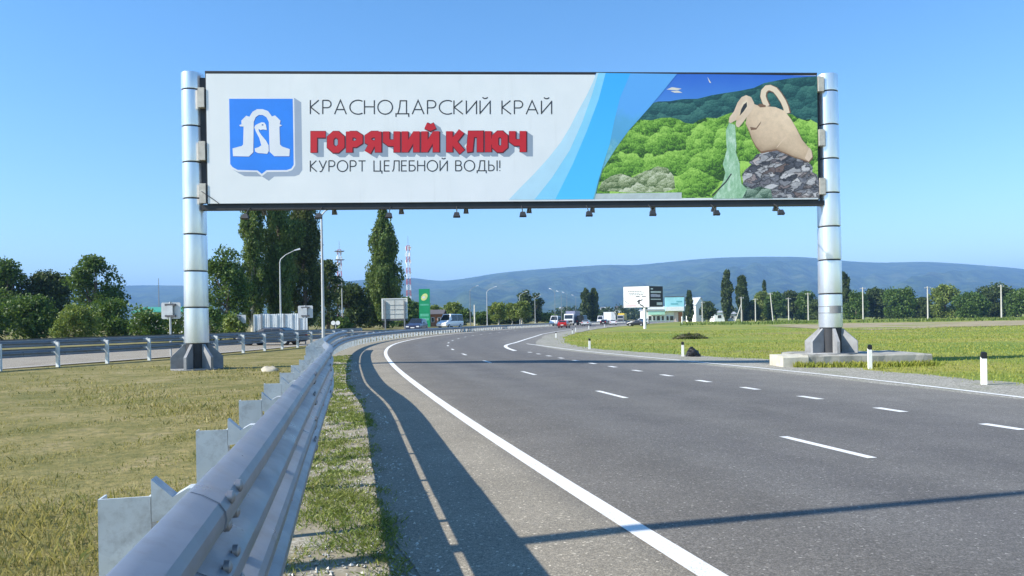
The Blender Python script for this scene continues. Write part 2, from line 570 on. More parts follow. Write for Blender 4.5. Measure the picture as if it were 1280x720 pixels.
pix_line('edge_line', [(1500,524),(1275,496.5),(1098,475.5),(985,463.3),(870,452.3),(760,441.8),(715,437.3),(685,433.4),(658,429.6)], 0.15)
pix_line('edge_line', [(644,438.6),(637,436.4),(632.5,434),(632.5,432.2),(637,430.4),(645,428),(655,425),(666,421.5),(677,418)], 0.22, 0.008)
sN = px_to_st(677, 418)
strip('edge_line', EDGE, samples(sN[0], EDGE.s_of_y(600)), [lambda q: min(sN[1], 10.2)-0.09, lambda q: min(sN[1], 10.2)+0.09], lambda t, q: rz(t)+0.012, M_PAINT, parent=road)

# wooded hills at the horizon
def hills():
    prof = [(-700,372),(-300,366),(0,361),(120,358),(181,356.5),(240,357),(330,357),(400,354),(440,351),(470,348.5),(500,346.5),(525,348),(548,352),(580,348.5),
            (620,341.5),(660,337.5),(700,334.5),(740,332),(765,330.5),(790,332),(830,328),(865,324.5),(900,322),(950,320.8),(1000,321),(1030,323.5),
            (1060,326.5),(1098,328.5),(1160,327),(1220,331),(1280,336),(1600,352),(2100,372)]
    px = np.array([p[0] for p in prof], float); py = np.array([p[1] for p in prof], float)
    RD = 6400.0
    cols = np.concatenate([np.linspace(-700, 0, 60, endpoint=False), np.linspace(0, 1280, 380, endpoint=False), np.linspace(1280, 2100, 60)])
    yy = np.interp(cols, px, py)
    ker = np.exp(-0.5*(np.arange(-9, 10)/3.2)**2); ker /= ker.sum()
    yy = np.convolve(np.pad(yy, 9, 'edge'), ker, 'valid')
    h = np.array([hpx(c, y, RD) for c, y in zip(cols, yy)])
    xr = np.array([xat(c, RD, y) for c, y in zip(cols, yy)]) / RD
    fr = np.array([0, .05, .1, .16, .22, .3, .38, .46, .54, .62, .7, .78, .86, .93, 1.0, 1.12, 1.3])
    vs = []
    rng = np.random.default_rng(3)
    ph = rng.uniform(0, 6.28, 12)
    for f in fr:
        D = 2600 + (RD-2600)*f
        e = np.clip(f, 0, 1)
        base = (e**1.25) if f <= 1 else max(0.0, 1-(f-1)*2.2)
        ang = xr * 11 + 0.9*math.sin(f*5.0)
        rid = (0.5*np.sin(ang*1.7+ph[0]+f*2.2) + 0.35*np.sin(ang*3.9+ph[1]-f*3.1) + 0.25*np.sin(ang*8.3+ph[2]+f*4.0) + 0.15*np.sin(ang*17+ph[3]+f*5))
        bump_ = 0.14 * rid * math.sin(math.pi*min(e, 1.0)) if f < 1 else 0
        hh = h * (base + bump_)
        hh -= (12 if f == 0 else 0)
        # the line of sight over the lower slopes stays under the ridge
        hh = np.minimum(hh, h * (D / RD) * 0.985) if f < 1 else hh
        vs += [(x*D, D, z) for x, z in zip(xr, np.maximum(hh, -12))]
    n = len(cols)
    fs = [(i*n+k, i*n+k+1, (i+1)*n+k+1, (i+1)*n+k) for i in range(len(fr)-1) for k in range(n-1)]
    m = Mat('hill_forest')
    col = m.ramp(m.noise(0.006, 6, 0.75), [(0.36, (0.010,0.022,0.010)), (0.5, (0.034,0.062,0.020)), (0.66, (0.095,0.12,0.042))])
    col = m.mix(m.ramp(m.noise(0.0022, 3, 0.6), [(0.60, 0.0), (0.68, 0.6)]), col, (0.11,0.12,0.05))
    m.color(col).set(0.95, 0, 0.05)
    m.bump(m.noise(0.005, 5, 0.65), 0.9, 60.0)
    o = MB().add(vs, fs).build('hills', m.m, smooth=80)
    o['kind'] = 'structure'
hills()

# ------------------------------------------------------------------ guardrails
def galv_mat(name, base, rough):
    m = Mat(name)
    v = m.voro(9.0, out='Color')
    sp = m.n('ShaderNodeSeparateColor'); m.l(v, sp.inputs[0])
    col = m.mix(0.5, m.ramp(m.noise(3.0, 5, 0.65), [(0.3, tuple(x*0.82 for x in base)), (0.7, tuple(x*1.12 for x in base))]),
                m.ramp(sp.outputs[0], [(0, tuple(x*0.9 for x in base)), (1, tuple(x*1.08 for x in base))]))
    streak = m.noise(9.0, 5, 0.75)
    col = m.mix(m.ramp(streak, [(0.50, 0.0), (0.75, 0.55)]), col, (0.20,0.185,0.16))
    m.color(col).set(m.ramp(m.noise(6, 4), [(0.3, rough-0.08), (0.7, rough+0.12)]), 0.3, 0.5)
    m.bump(m.noise(22, 3), 0.06, 0.01)
    return m.m
M_GALV = galv_mat('galvanised_steel', (0.26,0.285,0.325), 0.34)
M_POST = galv_mat('galvanised_post', (0.60,0.64,0.65), 0.55)
M_BOLT = simple('bolt_steel', (0.30,0.30,0.31), 0.45, 0.7)
M_RED = simple('red_reflector', (0.45,0.02,0.02), 0.3)

WPROF = [(.016,0),(.040,.010),(.070,.030),(.081,.050),(.083,.068),(.080,.088),(.066,.106),(.016,.134),(.003,.146),(.0,.156),(.003,.166),(.016,.178),
         (.066,.206),(.080,.224),(.083,.244),(.081,.262),(.070,.282),(.040,.302),(.016,.312)]
def wloop():
    fr = WPROF
    bk = [(u-0.005, z) for u, z in reversed(WPROF)]
    return fr + bk
WPROF = [(u*1.06, z*0.95) for u, z in WPROF]
TIERS = (0.41, 0.766)
POST_Z = {}
def post_mesh(sgn, top):
    """post; x is lateral, positive to the traffic (sgn flips)"""
    a = MB()
    for x0, x1, y0, y1 in ((-0.36,-0.22,-0.003,0.003), (-0.36,-0.354,0.003,0.06), (-0.226,-0.22,0.003,0.06)):
        a.box((min(sgn*x0, sgn*x1), y0, -0.25), (max(sgn*x0, sgn*x1), y1, top))
    return a.mesh('post')
def spacer_mesh(sgn, z):
    zc = z + 0.148
    b = MB()
    poly = [(-0.218, zc-0.065), (-0.12, zc-0.05), (-0.006, zc-0.028), (-0.006, zc+0.028), (-0.12, zc+0.028), (-0.16, zc+0.005), (-0.218, zc+0.06)]
    n = len(poly)
    vs = [(sgn*x, -0.004, zz) for x, zz in poly] + [(sgn*x, 0.055, zz) for x, zz in poly]
    fs = [tuple(range(n)), tuple(range(2*n-1, n-1, -1))] + [(i, n+i, n+(i+1) % n, (i+1) % n) for i in range(n)]
    return b.add(vs, fs).mesh('spacer')

def guardrail(label, path, off, sgn, s_from, s_to, pitch, sect, near_detail, s_two, phase, zf=lambda x, y: 0.0):
    loc = path.at(s_from, off)
    root = wthing('guardrail', label, 'guardrail', (loc[0], loc[1], 0.0))
    L = ROOT[root.name]
    loop = wloop(); n = len(loop)
    q = s_from; i = 0
    while q < s_to - 0.5:
        q2 = min(q + sect, s_to)
        fine = 6 if q < 70 else 3
        smp = np.linspace(q - 0.14, q2 + 0.14, fine + 1)
        lap = 0.0035 if i % 2 else 0.0
        for z0 in (TIERS if q < s_two else TIERS[:1]):
            mb = MB(); vs = []
            for s_ in smp:
                for u, z in loop:
                    x, y = path.at(s_, off + sgn*(u + lap))
                    vs.append((x, y, z0 + z + lap*0.2 + zf(x, y)))
            fs = [(a*n+k, a*n+(k+1) % n, (a+1)*n+(k+1) % n, (a+1)*n+k) for a in range(len(smp)-1) for k in range(n)]
            fs += [tuple(range(n)), tuple((len(smp)-1)*n + k for k in range(n-1, -1, -1))]
            if sgn < 0: fs = [tuple(reversed(f)) for f in fs]
            mb.add(vs, fs)
            beam = mb.build('beam', M_GALV, root, smooth=24)
            if near_detail and q2 < 18:
                for ds in (-0.06, 0.06):
                    for u, z in ((.079,.035),(.070,.103),(.071,.200),(.079,.262)):
                        x, y = path.at(q2 + ds, off + sgn*(u+0.004))
                        hd = path.head(q2)
                        nrm = Vector((math.cos(hd), math.sin(hd), 0)) * sgn
                        c = Vector((x, y, z0+z))
                        bm = MB().tube([c - nrm*0.004, c + nrm*0.008, c + nrm*0.013], [0.016, 0.015, 0.008], 10)
                        bm.build('bolt', M_BOLT, beam, smooth=40)
        q = q2; i += 1
    pm, pm1 = post_mesh(sgn, 0.925), post_mesh(sgn, 0.64)
    sms = [spacer_mesh(sgn, z) for z in TIERS]
    for mm in [pm, pm1] + sms: mm.materials.append(M_POST)
    q = s_from + phase; j = 0
    while q < s_to:
        x, y = path.at(q, off)
        hd = path.head(q)
        two = q < s_two + 0.5
        p = link('post', pm if two else pm1, None, root)
        p.location = (x - L.x, y - L.y, zf(x, y)); p.rotation_euler = (0, 0, hd)
        for mm in (sms if two else sms[:1]):
            link('spacer', mm, None, p)
        if near_detail and j % 3 == 1 and q < 45:
            # red reflector wedge in the trough of the lower beam
            c = MB().add([(0.004,-0.05,0.60),(0.075,-0.045,0.625),(0.075,-0.045,0.555),(0.004,-0.05,0.57),(0.004,-0.046,0.60),(0.075,-0.041,0.625),(0.075,-0.041,0.555),(0.004,-0.046,0.57)],
                         [(0,1,2,3),(7,6,5,4),(0,4,5,1),(1,5,6,2),(2,6,7,3),(3,7,4,0)])
            r = link('reflector', c.mesh('reflector'), M_RED, root)
            r.location = (x - L.x, y - L.y, 0.02); r.rotation_euler = (0, 0, hd)
        q += pitch; j += 1
    return root
_rp = [(0.42,-3.2),(-0.30,0),(-0.53,1.05),(-0.77,2.14),(-1.35,4.7),(-1.95,7.4),(-3.0,12)]
for _d in (17,22,28,35,43,52,62,74,88,104,125,150,180,220,260,310):
    _x, _y = EDGE.at(EDGE.s_of_y(_d), -2.0)
    _rp.append((float(_x), float(_y)))
RAIL1 = Path(hermite_path(_rp, 0.2))
guardrail('two-tier steel guardrail curving from the camera along the near road edge', RAIL1, -0.075, 1, 0.94, RAIL1.L-2, 1.36, 4.08, True, RAIL1.s_of_y(37), 0.48)
guardrail('far two-tier steel guardrail beyond the grass, with its posts on the near side', RAIL2, 0.0, -1, RAIL2.s_of_y(-6), RAIL2.s_of_y(300), 2.25, 4.5, False, RAIL2.s_of_y(56), 0.35, lambda x, y: gz(float(x), float(y))+0.012)

# ------------------------------------------------------------------ the billboard gantry over the road
M_COL = Mat('column_silver')
_c = M_COL.ramp(M_COL.noise(1.2, 5, 0.65, M_COL.map(M_COL.pos(), (2.0, 2.0, 0.5))), [(0.3, (0.66,0.70,0.76)), (0.7, (0.80,0.83,0.87))])
_c = M_COL.mix(M_COL.ramp(M_COL.noise(5.0, 5, 0.7, M_COL.map(M_COL.pos(), (3, 3, 0.25))), [(0.58, 0.0), (0.8, 0.35)]), _c, (0.36,0.36,0.36))
M_COL.color(_c).set(0.30, 0.75, 0.5); M_COL = M_COL.m
M_DARKST = simple('dark_steel', (0.035,0.037,0.042), 0.6, 0.2)
M_FIN = simple('painted_fin', (0.27,0.275,0.28), 0.7, 0, 0.2, 2.5, dirt=((0.16,0.13,0.10), 0.6))
M_BRACK = simple('bracket_beige', (0.55,0.52,0.46), 0.7, 0, 0.15, 4, dirt=((0.25,0.18,0.12), 0.5))
M_WHITE = Mat('board_print_white')
_c = M_WHITE.ramp(M_WHITE.noise(0.5, 4, 0.6), [(0.3, (0.78,0.80,0.80)), (0.7, (0.86,0.865,0.86))])
_c = M_WHITE.mix(M_WHITE.ramp(M_WHITE.noise(2.2, 5, 0.7, M_WHITE.map(M_WHITE.pos(), (1.5, 1.5, 0.12))), [(0.55, 0.0), (0.85, 0.18)]), _c, (0.5,0.49,0.45))
M_WHITE.color(_c).set(0.55); M_WHITE = M_WHITE.m

DL, DR = 23.4, 24.55
TL, BL = at(257.5, 90, DL), at(257.5, 257, DL)
TR, BR = at(1022, 94, DR), at(1023, 249, DR)
zt = (TL.z + TR.z)/2; zb = (BL.z + BR.z)/2
PL = Vector(((TL.x+BL.x)/2, DL, 0)); PR = Vector(((TR.x+BR.x)/2, DR, 0))
U = (PR - PL).normalized(); BW = (PR - PL).length; BH = zt - zb
NV = Vector((U.y, -U.x, 0))              # towards the viewer
B0 = Vector((PL.x, PL.y, zb))
def bb(px, py):
    """point of the photo on the board face -> (u, v) metres on the board"""
    d = ray(px, py); o = Vector((0, 0, CAMH))
    k = (B0 - o).dot(NV) / d.dot(NV)
    p = o + d*k - B0
    return p.dot(U), p.z
def bpt(u, v, off=0.0): return B0 + U*u + Vector((0, 0, v)) + NV*off

gl = wthing('gantry_billboard', 'long white resort billboard on two silver columns spanning the road', 'billboard', (PL.x, PL.y, 0))
# board: body, edge trim, bottom beam
body = MB().obox(bpt(BW/2, BH/2, -0.16), U*(BW/2), NV*0.155, Vector((0,0,BH/2))).build('board', M_DARKST, gl)
face = MB().obox(bpt(BW/2, BH/2, 0.0), U*(BW/2-0.03), NV*0.006, Vector((0,0,BH/2-0.03))).build('printed_sheet', M_WHITE, gl)
MB().obox(bpt(BW/2, -0.085, -0.17), U*(BW/2+0.2), NV*0.13, Vector((0,0,0.08))).build('bottom_beam', M_DARKST, gl)
MB().obox(bpt(BW/2, BH+0.03, -0.16), U*(BW/2), NV*0.17, Vector((0,0,0.028))).build('top_edge', M_DARKST, gl)

def column(pxc, D, seams, zbot, shell_r):
    c = at(pxc[0], 300, D)
    base = Vector((c.x, D, zbot))
    zs = [hpx(pxc[1], y, D) for y in seams]
    core = MB().lathe([(shell_r*0.93, zbot), (shell_r*0.86, zs[0]-0.02)], (c.x, D, 0), 24).build('column_core', M_DARKST, gl, smooth=40)
    n = len(zs) - 1
    for i in range(n):
        z1, z0 = zs[i], zs[i+1]
        f0 = (zs[0]-z0)/(zs[0]-zs[-1]); f1 = (zs[0]-z1)/(zs[0]-zs[-1])
        r0 = shell_r*(0.93+0.07*f0); r1 = shell_r*(0.93+0.07*f1)
        MB().lathe([(r0-0.04, z0+0.034), (r0, z0+0.038), (r0+0.004, z0+0.07), (r1+0.002, z1-0.05), (r1, z1-0.014), (r1-0.02, z1-0.010), (r1-0.05, z1-0.008)],
                   (c.x, D, 0), 48).build('column_segment', M_COL, core, smooth=35)
    return c, zs, base
cl, zsl, bl_ = column((244, 244), DL+0.34, [92.5,115,160.5,205,250,294.3,340,385,430], 0.0, 0.375)
zR = gz(at(1037, 400, DR).x, DR)
PLINTH_TOP = hpx(1037, 442.5, DR-0.1)
cr, zsr, br_ = column((1036.5, 1036), DR+0.34, [94.5,117,158.5,200.7,243,284.5,326,368,410.5], PLINTH_TOP, 0.385)
def fins(c, D, z0, z1, R, r, rot, nf=6):
    mt = (z1 - z0)
    MB().lathe([(R*1.0, z0+0.0), (R*1.0, z0+0.04)], (c.x, D, 0), 24).build('base_plate', M_FIN, gl)
    for k in range(nf):
        a = rot + 2*math.pi*k/nf
        d = Vector((math.cos(a), math.sin(a), 0)); w = Vector((-d.y, d.x, 0))
        poly = [(r*0.45, z0+0.04), (R, z0+0.04), (R, z0+mt*0.50), (r*1.02, z1), (r*0.45, z1)]
        th = 0.045
        vs = [Vector((c.x, D, 0)) + d*a_ + Vector((0,0,z_)) + w*sg*th for sg in (-1, 1) for a_, z_ in poly]
        n = len(poly)
        MB().add(vs, [tuple(range(n)), tuple(range(2*n-1, n-1, -1))] + [(i, n+i, n+(i+1) % n, (i+1) % n) for i in range(n)]).build('base_fin', M_FIN, gl)
fins(cl, DL+0.34, 0.0, zsl[-1], 0.80, 0.375, math.radians(-93))
fins(cr, DR+0.34, PLINTH_TOP, zsr[-1], 0.86, 0.385, math.radians(-98))
# brackets between the board ends and the columns
for side, c, D, ys in ((-1, cl, DL+0.34, ((114,138),(180,203),(232,256))), (1, cr, DR+0.34, ((100,118),(165,185),(225,245)))):
    uu = -0.13 if side < 0 else BW+0.12
    for y0, y1 in ys:
        z1, z0 = hpx(257 if side < 0 else 1022, y0, D), hpx(257 if side < 0 else 1022, y1, D)
        cc = B0 + U*uu + NV*-0.06; cc.z = (z0+z1)/2
        MB().obox(cc, U*0.10, NV*0.10, Vector((0,0,(z1-z0)/2))).build('bracket', M_BRACK, gl)
    cc = B0 + U*(-0.12 if side < 0 else BW+0.12) + NV*-0.24; cc.z = (zb+zt)/2
    MB().obox(cc, U*0.13, NV*0.06, Vector((0,0,BH/2-0.1))).build('end_post', M_DARKST, gl)
# small plate strapped to the right column
pz = hpx(1036, 387, DR)
vs = []
for k in range(9):
    a = math.radians(-118 + 62*k/8)
    for r_, z_ in ((0.40, pz-0.13), (0.40, pz+0.13)):
        vs.append((cr.x + r_*math.cos(a), DR+0.34 + r_*math.sin(a), z_))
MB().add(vs, [(2*i, 2*i+2, 2*i+3, 2*i+1) for i in range(8)]).build('number_plate', M_FIN, gl, smooth=60)
for pzz in (hpx(1036, 383, DR), hpx(1036, 391, DR)):
    MB().lathe([(0.392, pzz-0.012), (0.397, pzz-0.010), (0.397, pzz+0.010), (0.392, pzz+0.012)], (cr.x, DR+0.34, 0), 40, False).build('strap', M_BOLT, gl, smooth=40)
# sagging cable at the lower left corner
MB().tube([bpt(-0.15, 0.42, 0.05), bpt(0.05, 0.28, 0.04), bpt(0.25, 0.14, 0.04), bpt(0.42, 0.0, 0.03)], 0.012, 6).build('cable', M_DARKST, gl)
# floodlights under the board, front and rear rows
M_LAMP = simple('lamp_housing', (0.045,0.047,0.05), 0.5, 0.2)
M_LAMP2 = simple('lamp_housing_grey', (0.28,0.28,0.27), 0.55, 0.2)
M_GLASS_D = simple('lamp_glass', (0.10,0.11,0.12), 0.12, 0.0)
def flood(u, front):
    s = 1 if front else -1
    reach = 0.62 if front else 0.40
    drop = -0.42 if front else -0.13
    a = MB().tube([bpt(u, -0.10, -0.17 + s*0.10), bpt(u, -0.22, -0.17 + s*(0.35)), bpt(u, drop, -0.17 + s*reach)], 0.016, 8).build('lamp_arm', M_LAMP if front else M_LAMP2, gl, smooth=50)
    c = bpt(u, drop - 0.05, -0.17 + s*(reach+0.06))
    ax = U*(0.115 if front else 0.09); ay = (NV*s*0.8 + Vector((0,0,0.25))).normalized()*0.06; az = (Vector((0,0,1)) - NV*s*0.35).normalized()*0.085
    h = MB()
    h.add([c-ax-ay*1-az, c+ax-ay-az, c+ax+ay*0.7-az*0.9, c-ax+ay*0.7-az*0.9, c-ax*0.75-ay+az, c+ax*0.75-ay+az, c+ax*0.6+ay*0.6+az*0.9, c-ax*0.6+ay*0.6+az*0.9],
          [(0,3,2,1),(4,5,6,7),(0,1,5,4),(1,2,6,5),(2,3,7,6),(3,0,4,7)])
    hd = h.build('lamp_head', M_LAMP if front else M_LAMP2, a)
    g = MB().obox(c - ay*1.06, ax*0.8, ay*0.05, az*0.75).build('lamp_glass', M_GLASS_D, a)
for i, pxl in enumerate((312, 402, 488, 571, 652, 733, 811, 889, 968)):
    u, v = bb(pxl, 255)
    flood(u, True)
    flood(u + 0.30, False)

# ------------------------------------------------------------------ what is printed on the big board (flat print, layer on layer)
def pflat(name, polys, mat, layer, parent=None):
    """flat printed patches; polys in photo measurements on the board face"""
    mb = MB()
    for i, poly in enumerate(polys):
        vs = [bpt(*bb(x, y), 0.0068 + layer*0.0005 + i*0.00003) for x, y in poly]
        mb.add(vs, [tuple(range(len(vs)))])
    return mb.build(name, mat, parent or face)
def pmat(name, c, var=0.05, scale=1.5, rough=0.5): return simple(name, c, rough, 0, var, scale)
def crop(pts, x0, y0, k): return [(x0 + x/k, y0 + y/k) for x, y in pts]
def shift(pts, dx, dy): return [(x+dx, y+dy) for x, y in pts]
def ribbon(pts, w, dx=0, dy=0):
    """polyline -> mitred band polygon"""
    P = [Vector((x, y)) for x, y in pts]
    n = len(P); L_, R_ = [], []
    for i in range(n):
        if i == 0: d0 = d1 = (P[1]-P[0]).normalized()
        elif i == n-1: d0 = d1 = (P[-1]-P[-2]).normalized()
        else: d0 = (P[i]-P[i-1]).normalized(); d1 = (P[i+1]-P[i]).normalized()
        n0 = Vector((-d0.y, d0.x)); n1 = Vector((-d1.y, d1.x))
        m_ = (n0+n1)
        if m_.length < 0.2: m_ = n0
        m_.normalize()
        k = 1/max(0.42, m_.dot(n0))
        L_.append(P[i] + m_*w/2*k); R_.append(P[i] - m_*w/2*k)
    return [[(L_[i].x, L_[i].y), (R_[i].x, R_[i].y), (R_[i+1].x, R_[i+1].y), (L_[i+1].x, L_[i+1].y)] for i in range(n-1)]

def arc(cx, cy, rx, ry, a0, a1, n=14):
    return [(cx + rx*math.cos(math.radians(a0+(a1-a0)*i/n)), cy + ry*math.sin(math.radians(a0+(a1-a0)*i/n))) for i in range(n+1)]
def bowl(x0, xr, yb, yt):
    ym, r = (yb+yt)/2, (yt-yb)/2
    return [(x0, yb)] + arc(xr-r*0.9, ym, r*0.9, r, -90, 90, 10) + [(x0, yt)]
GL = {
 'К': (.56, [[(0,0),(0,1)], [(.53,1),(.02,.5),(.57,0)]]),
 'Р': (.52, [[(0,0),(0,1)], bowl(0,.52,.46,.985)]),
 'А': (.74, [[(0,0),(.37,1),(.74,0)], [(.13,.33),(.61,.33)]]),
 'С': (.70, [arc(.52,.5,.52,.5,58,302,18)]),
 'Н': (.62, [[(0,0),(0,1)], [(.62,0),(.62,1)], [(0,.53),(.62,.53)]]),
 'О': (.92, [arc(.46,.5,.46,.5,90,450,26)]),
 'Д': (.80, [[(0,-.2),(0,.03),(.8,.03),(.8,-.2)], [(.12,.03),(.23,.5),(.27,.97),(.66,.97),(.66,.03)]]),
 'И': (.64, [[(0,1),(0,.0)], [(0,.06),(.64,.94)], [(.64,1),(.64,0)]]),
 'Й': (.64, [[(0,1),(0,.0)], [(0,.06),(.64,.94)], [(.64,1),(.64,0)], arc(.32,1.30,.17,.15,200,340,8)]),
 'У': (.64, [[(0,1),(.34,.28)], [(.64,1),(.30,.18),(.22,.04),(.12,0),(.04,.01)]]),
 'Т': (.62, [[(0,.97),(.62,.97)], [(.31,.97),(.31,0)]]),
 'Ц': (.70, [[(0,1),(0,.03),(.70,.03),(.70,-.2)], [(.56,1),(.56,.03)]]),
 'Е': (.46, [[(.46,.97),(0,.97),(0,.03),(.46,.03)], [(0,.53),(.42,.53)]]),
 'Л': (.62, [[(0,.02),(.07,.03),(.15,.22),(.18,.6),(.2,.97),(.62,.97),(.62,0)]]),
 'Б': (.52, [[(.47,.97),(0,.97),(0,.0)], bowl(0,.52,.03,.56)]),
 'В': (.54, [[(0,0),(0,1)], bowl(0,.48,.54,.97), bowl(0,.54,.03,.54)]),
 'Ы': (.74, [[(0,1),(0,0)], bowl(0,.48,.03,.56), [(.74,1),(.74,0)]]),
 '!': (.04, [[(.02,1),(.02,.28)], [(.02,.08),(.02,0)]]),
 ' ': (.30, []),
}
def letters(txt, x0, x1, yt0, yb0, yt1, yb1, w, glyphs=GL, gap=.22):
    """one list of stroke patches for each letter"""
    tot = sum(glyphs[c][0] for c in txt) + gap*(len(txt)-1)
    out = []; cur = 0.0
    def mp(gx_, gy_):
        f = gx_/tot
        x = x0 + (x1-x0)*f
        yb = yb0+(yb1-yb0)*f; yt = yt0+(yt1-yt0)*f
        return x, yb + (yt-yb)*gy_
    H = (yb0-yt0); sx = (x1-x0)/tot
    for ch in txt:
        wd, strokes = glyphs[ch]
        polys = []
        for st in strokes:
            pts = [((cur+a)*sx/H, b) for a, b in st]          # uniform space, unit height
            for q in ribbon(pts, w):
                polys.append([mp(a*H/sx, b) for a, b in q])
        if polys: out.append(polys)
        cur += wd + gap
    return out
M_INK = pmat('ink_dark', (0.035,0.036,0.042))
for pp in letters('КРАСНОДАРСКИЙ КРАЙ', 388, 689.5, 125.2, 142.8, 126.0, 142.8, .085): pflat('letter', pp, M_INK, 3)
for pp in letters('КУРОРТ ЦЕЛЕБНОЙ ВОДЫ!', 388, 625, 200.8, 214.6, 200.6, 213.8, .10): pflat('letter', pp, M_INK, 3)
# heavy red name with a drawn grey depth
def oct_(x0, x1, y0, y1, c=.17):
    return [((x0+x1)/2,y0),(x1-c,y0),(x1,y0+c),(x1,y1-c),(x1-c,y1),(x0+c,y1),(x0,y1-c),(x0,y0+c),(x0+c,y0),((x0+x1)/2,y0)]
HB = {
 'Г': (.66, [[(.15,0),(.15,.86),(.66,.86)]]),
 'О': (.78, [oct_(.15,.63,.14,.86)]),
 'Р': (.74, [[(.15,0),(.15,1)], [(.15,.86),(.42,.86),(.59,.74),(.59,.52),(.42,.40),(.15,.40)]]),
 'Я': (.76, [[(.61,0),(.61,1)], [(.61,.86),(.34,.86),(.17,.74),(.17,.54),(.34,.42),(.61,.42)], [(.36,.42),(.15,.0)]]),
 'Ч': (.76, [[(.15,1),(.15,.56),(.28,.45),(.61,.45)], [(.61,1),(.61,0)]]),
 'И': (.80, [[(.15,1),(.15,0)], [(.17,.1),(.63,.9)], [(.65,1),(.65,0)]]),
 'Й': (.80, [[(.15,1),(.15,0)], [(.17,.1),(.63,.9)], [(.65,1),(.65,0)], [(.2,1.27),(.4,1.17),(.6,1.27)]]),
 'К': (.78, [[(.15,0),(.15,1)], [(.68,1),(.32,.5),(.70,0)]]),
 'Л': (.80, [[(.06,.14),(.20,.16),(.26,.86),(.65,.86),(.65,0)]]),
 'Ю': (1.0, [[(.15,0),(.15,1)], [(.15,.5),(.45,.5)], oct_(.45,.86,.14,.86,.14)]),
 ' ': (.18, []),
}
def bold(w):
    return letters('ГОРЯЧИЙ КЛЮЧ', 388, 658, 164.5, 190.8, 163.8, 190.0, w, HB, .05)
M_RED3 = pmat('print_red', (0.58,0.012,0.022)); M_MAROON = pmat('print_maroon', (0.10,0.004,0.012)); M_GREY3 = pmat('print_grey', (0.30,0.36,0.44))
for pp in bold(.31):
    allp = []
    for k in range(7):
        allp += [shift(p, 1.2*(7-k), 0.8*(7-k)) for p in pp]
    pflat('letter_depth', allp, M_GREY3, 0)
for pp in bold(.37): pflat('letter_outline', [shift(p, 0.5, 0.4) for p in pp], M_MAROON, 8)
for pp in bold(.30): pflat('letter', pp, M_RED3, 9)

# crest
K1 = 5.142
sh = crop([(77,113),(503,113),(510,550),(490,580),(460,590),(330,592),(295,620),(262,592),(140,590),(100,570),(82,545)], 270, 100, K1)
inn = crop([(85,121),(494,121),(500,545),(484,569),(455,579),(325,580),(295,604),(268,582),(140,578),(106,560),(92,540)], 270, 100, K1)
gate = crop([(107,440),(165,425),(175,415),(178,300),(155,298),(150,290),(165,285),(163,262),(195,230),(215,237),(235,205),(265,188),(300,188),(335,200),(360,235),(380,228),
    (415,262),(410,285),(425,292),(408,300),(412,415),(425,428),(475,445),(472,490),(375,490),(345,462),(340,270),(325,240),(300,225),(275,225),(255,240),(243,270),(240,465),(212,492),(110,490)], 270, 100, K1)
swan = crop([(250,440),(275,432),(292,420),(278,372),(257,332),(247,305),(255,290),(275,280),(295,272),(312,275),(322,290),(327,322),(302,318),(286,322),(274,314),(276,330),(294,357),
    (322,390),(338,420),(340,455),(330,475),(300,472),(270,470),(252,460)], 270, 100, K1)
M_CREST = pmat('crest_blue', (0.022,0.24,0.86)); M_CWHITE = pmat('crest_white', (0.80,0.81,0.84)); M_CGREY = pmat('crest_grey', (0.36,0.42,0.52))
for k in range(7):
    pflat('crest_depth', [shift(sh, 1.25*(7-k), 0.8*(7-k))], M_CGREY, k*0.5)
pflat('crest_border', [sh], M_CWHITE, 4.4)
pflat('crest_shield', [inn], M_CREST, 5.4)
M_CEDGE = pmat('crest_edge', (0.02,0.10,0.38))
pflat('crest_gate_shade', [shift(gate, 0.7, 0.6), shift(swan, 0.7, 0.6)], M_CEDGE, 6.2)
pflat('crest_gate', [gate], M_CWHITE, 7.2)
pflat('crest_swan', [swan], M_CWHITE, 7.2)
pflat('crest_eye', [crop([(293,287),(303,284),(307,291),(297,294)], 270, 100, K1)], M_CEDGE, 8.2)

# landscape picture on the right half
def forest_print(name, lo, mid, hi, sc):
    """printed tree crowns: each cell is lit on its upper left"""
    m = Mat(name)
    def crowns(k):
        v = m.map(m.pos(), (k, 0.0, k*1.25))
        wv_ = m.n('ShaderNodeTexNoise'); wv_.inputs['Scale'].default_value = 2.2; wv_.inputs['Detail'].default_value = 3
        m.l(v, wv_.inputs['Vector'])
        ad = m.n('ShaderNodeVectorMath', operation='MULTIPLY_ADD')
        m.l(wv_.outputs['Color'], ad.inputs[0]); ad.inputs[1].default_value = (0.55,)*3; m.l(v, ad.inputs[2])
        vo = m.n('ShaderNodeTexVoronoi'); vo.inputs['Scale'].default_value = 1.0
        m.l(ad.outputs[0], vo.inputs['Vector'])
        df = m.n('ShaderNodeVectorMath', operation='SUBTRACT')
        m.l(ad.outputs[0], df.inputs[0]); m.l(vo.outputs['Position'], df.inputs[1])
        sx = m.n('ShaderNodeSeparateXYZ'); m.l(df.outputs[0], sx.inputs[0])
        sc_ = m.n('ShaderNodeSeparateColor'); m.l(vo.outputs['Color'], sc_.inputs[0])
        g_ = m.math('ADD', m.math('MULTIPLY', sx.outputs[2], 0.62), m.math('MULTIPLY', sx.outputs[0], -0.22))
        return m.math('ADD', g_, m.math('MULTIPLY', m.math('SUBTRACT', sc_.outputs[0], 0.5), 0.22))
    f = m.math('ADD', crowns(sc), m.math('MULTIPLY', crowns(sc*3.7), 0.5))
    f = m.math('ADD', m.math('ADD', f, 0.47), m.math('MULTIPLY', m.math('SUBTRACT', m.noise(sc*16, 5, 0.9), 0.5), 3.0))
    m.color(m.ramp(f, [(0.05, lo), (0.45, mid), (1.0, hi)])).set(0.5)
    return m.m
